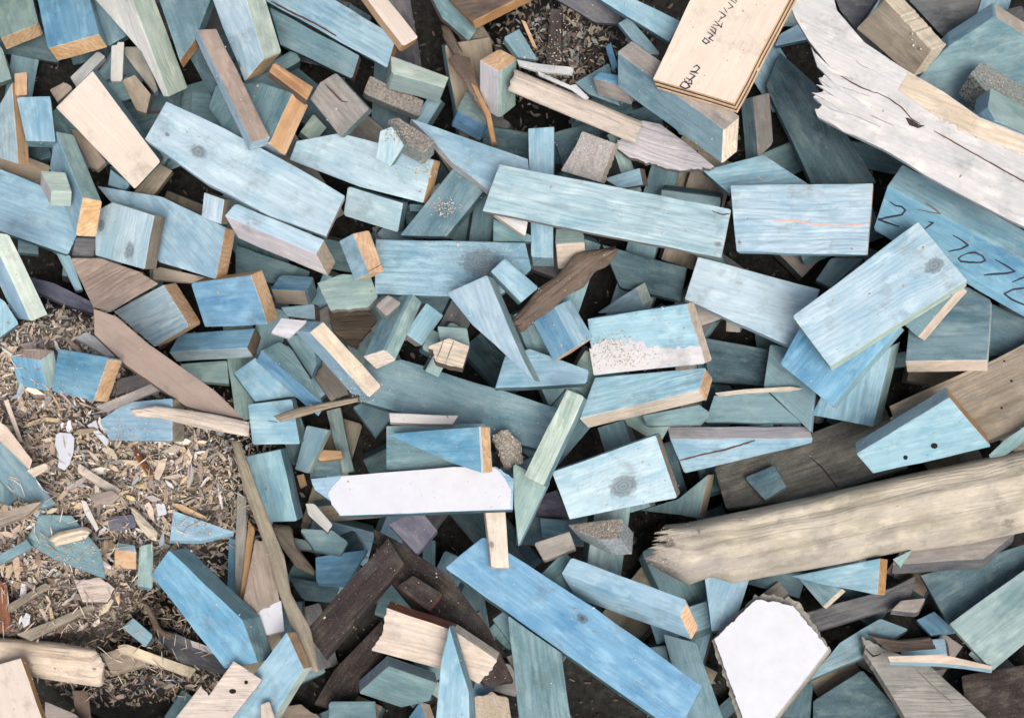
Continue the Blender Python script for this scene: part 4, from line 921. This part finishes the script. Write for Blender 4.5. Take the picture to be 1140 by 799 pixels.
for _ in range(1100):
    x = random.gauss(625, 45); y = random.gauss(55, 38)
    gh = float(ground_h(np.array(x), np.array(y)))
    L = random.uniform(4, 14); add_shard(bm, cols, x, y, gh+random.uniform(0, 6), L, L*random.uniform(.15, .5), random.uniform(.6, 2), 0.35, c=vary(random.choice((PAL['S'], PAL['n'], PAL['s'], PAL['q'], PAL['N'], PAL['o'])), .15))
tag(finish_chips('wood_litter', bm, cols), kind='stuff')
# thin straws and fibres
for _ in range(2000):
    x = random.uniform(-60, 1200) if random.random() < .6 else random.uniform(-40, 330); y = random.uniform(-60, 860) if x > 330 else random.uniform(380, 800)
    z = min(hm_at(x, y), float(ground_h(np.array(x), np.array(y)))+30)
    if z < -110: continue
    L = random.uniform(7, 26)
    add_shard(bm2, cols2, x, y, z+random.uniform(1, 5), L, random.uniform(.7, 1.6), .6, 0.22, c=vary(random.choice(CHIPCOL[:3]+CHIPCOL[4:8]), .15))
tag(finish_chips('wood_fibres', bm2, cols2), kind='stuff')
# countable larger chips on the mound
made = 0; tries = 0
while made < 190 and tries < 4000:
    tries += 1
    x = random.uniform(2, 268); y = random.uniform(385, 640) if random.random() < .85 else random.uniform(640, 700)
    gh = float(ground_h(np.array(x), np.array(y)))
    if gh < -25 or hm_at(x, y) > gh+6: continue
    bm = bmesh.new(); cols = []
    L = random.uniform(11, 32); add_shard(bm, cols, x, y, gh+random.uniform(4, 8), L, min(9, L*random.uniform(.12, .42)), random.uniform(1.2, 2.6), 0.3, c=vary(random.choice(CHIPCOL), .12))
    o = finish_chips('wood_chip', bm, cols)
    c0 = sum((v.co for v in o.data.vertices), Vector())/len(o.data.vertices)
    for v in o.data.vertices: v.co -= c0
    o.location = c0
    tag(o, 'angular shard of wood lying in the mound of chips at the left', 'wood chip', 'loose shards in the mound of chips')
    made += 1
# sawdust and crumbs lying on the offcuts
bm = bmesh.new(); cols = []
clusters = [(690,396,40,12,260),(680,380,24,10,120),(495,232,14,9,160),(470,190,22,10,160),(445,150,16,8,150),(440,105,28,10,200),(655,165,22,18,150),(670,590,22,8,120),(565,500,14,16,160),(1105,90,26,14,160),(1000,30,22,26,140),(850,140,10,26,90),(950,665,40,12,120),(180,300,20,8,60),(555,780,16,10,110),(735,610,16,22,120),(625,60,40,40,260),(400,430,25,18,140),(250,560,18,40,180),(90,440,60,12,160),(70,620,50,16,140),(160,480,40,12,120),(225,585,30,10,80),(60,750,40,20,90),(870,525,40,16,160)]
def crumb(x, y, smin=.8, smax=2.4):
    z = hm_at(x, y); L = random.uniform(smin, smax)
    if z < -50: return
    add_shard(bm, cols, x, y, z+0.8, L, L*random.uniform(.4, .9), L*.4, 0.6, c=vary(random.choice(CHIPCOL[:5]+CHIPCOL[11:13]), .1))
for cx, cy, rx, ry, n in clusters:
    for _ in range(n): crumb(random.gauss(cx, rx*.6), random.gauss(cy, ry*.6))
for _ in range(2600): crumb(random.uniform(-20, 1160), random.uniform(-20, 820), .7, 2.0)
for _ in range(240): crumb(random.uniform(-20, 1160), random.uniform(-20, 820), 2.0, 5.0)
tag(finish_chips('sawdust', bm, cols), kind='stuff')
# the pile carries on beyond the picture
bm = bmesh.new(); cols = []
for _ in range(520):
    while True:
        x = random.uniform(-900, 2040); y = random.uniform(-800, 1600)
        if x < -110 or x > 1250 or y < -110 or y > 910: break
    L, W, T = random.uniform(70, 200), random.uniform(35, 70), random.uniform(20, 32)
    o = P3(x, y, random.uniform(-50, 70)); R = Matrix.Rotation(random.uniform(0, 6.28), 3, 'Z') @ Matrix.Rotation(random.gauss(0, .25), 3, 'X') @ Matrix.Rotation(random.gauss(0, .2), 3, 'Y')
    vs = [bm.verts.new((o+R @ Vector((a*L/2, b*W/2, c*T/2)))*S) for a in (-1, 1) for b in (-1, 1) for c in (-1, 1)]
    cc = vary(PAL[random.choice('bbckgcCst')], .1)
    for f in ((0, 1, 3, 2), (4, 6, 7, 5), (0, 4, 5, 1), (2, 3, 7, 6), (0, 2, 6, 4), (1, 5, 7, 3)):
        bm.faces.new([vs[i] for i in f]); cols.append(cc)
tag(finish_chips('outlying_offcuts', bm, cols), kind='stuff')
print('PIECES', len(PIECES), 'HM', HM.min(), HM.max())
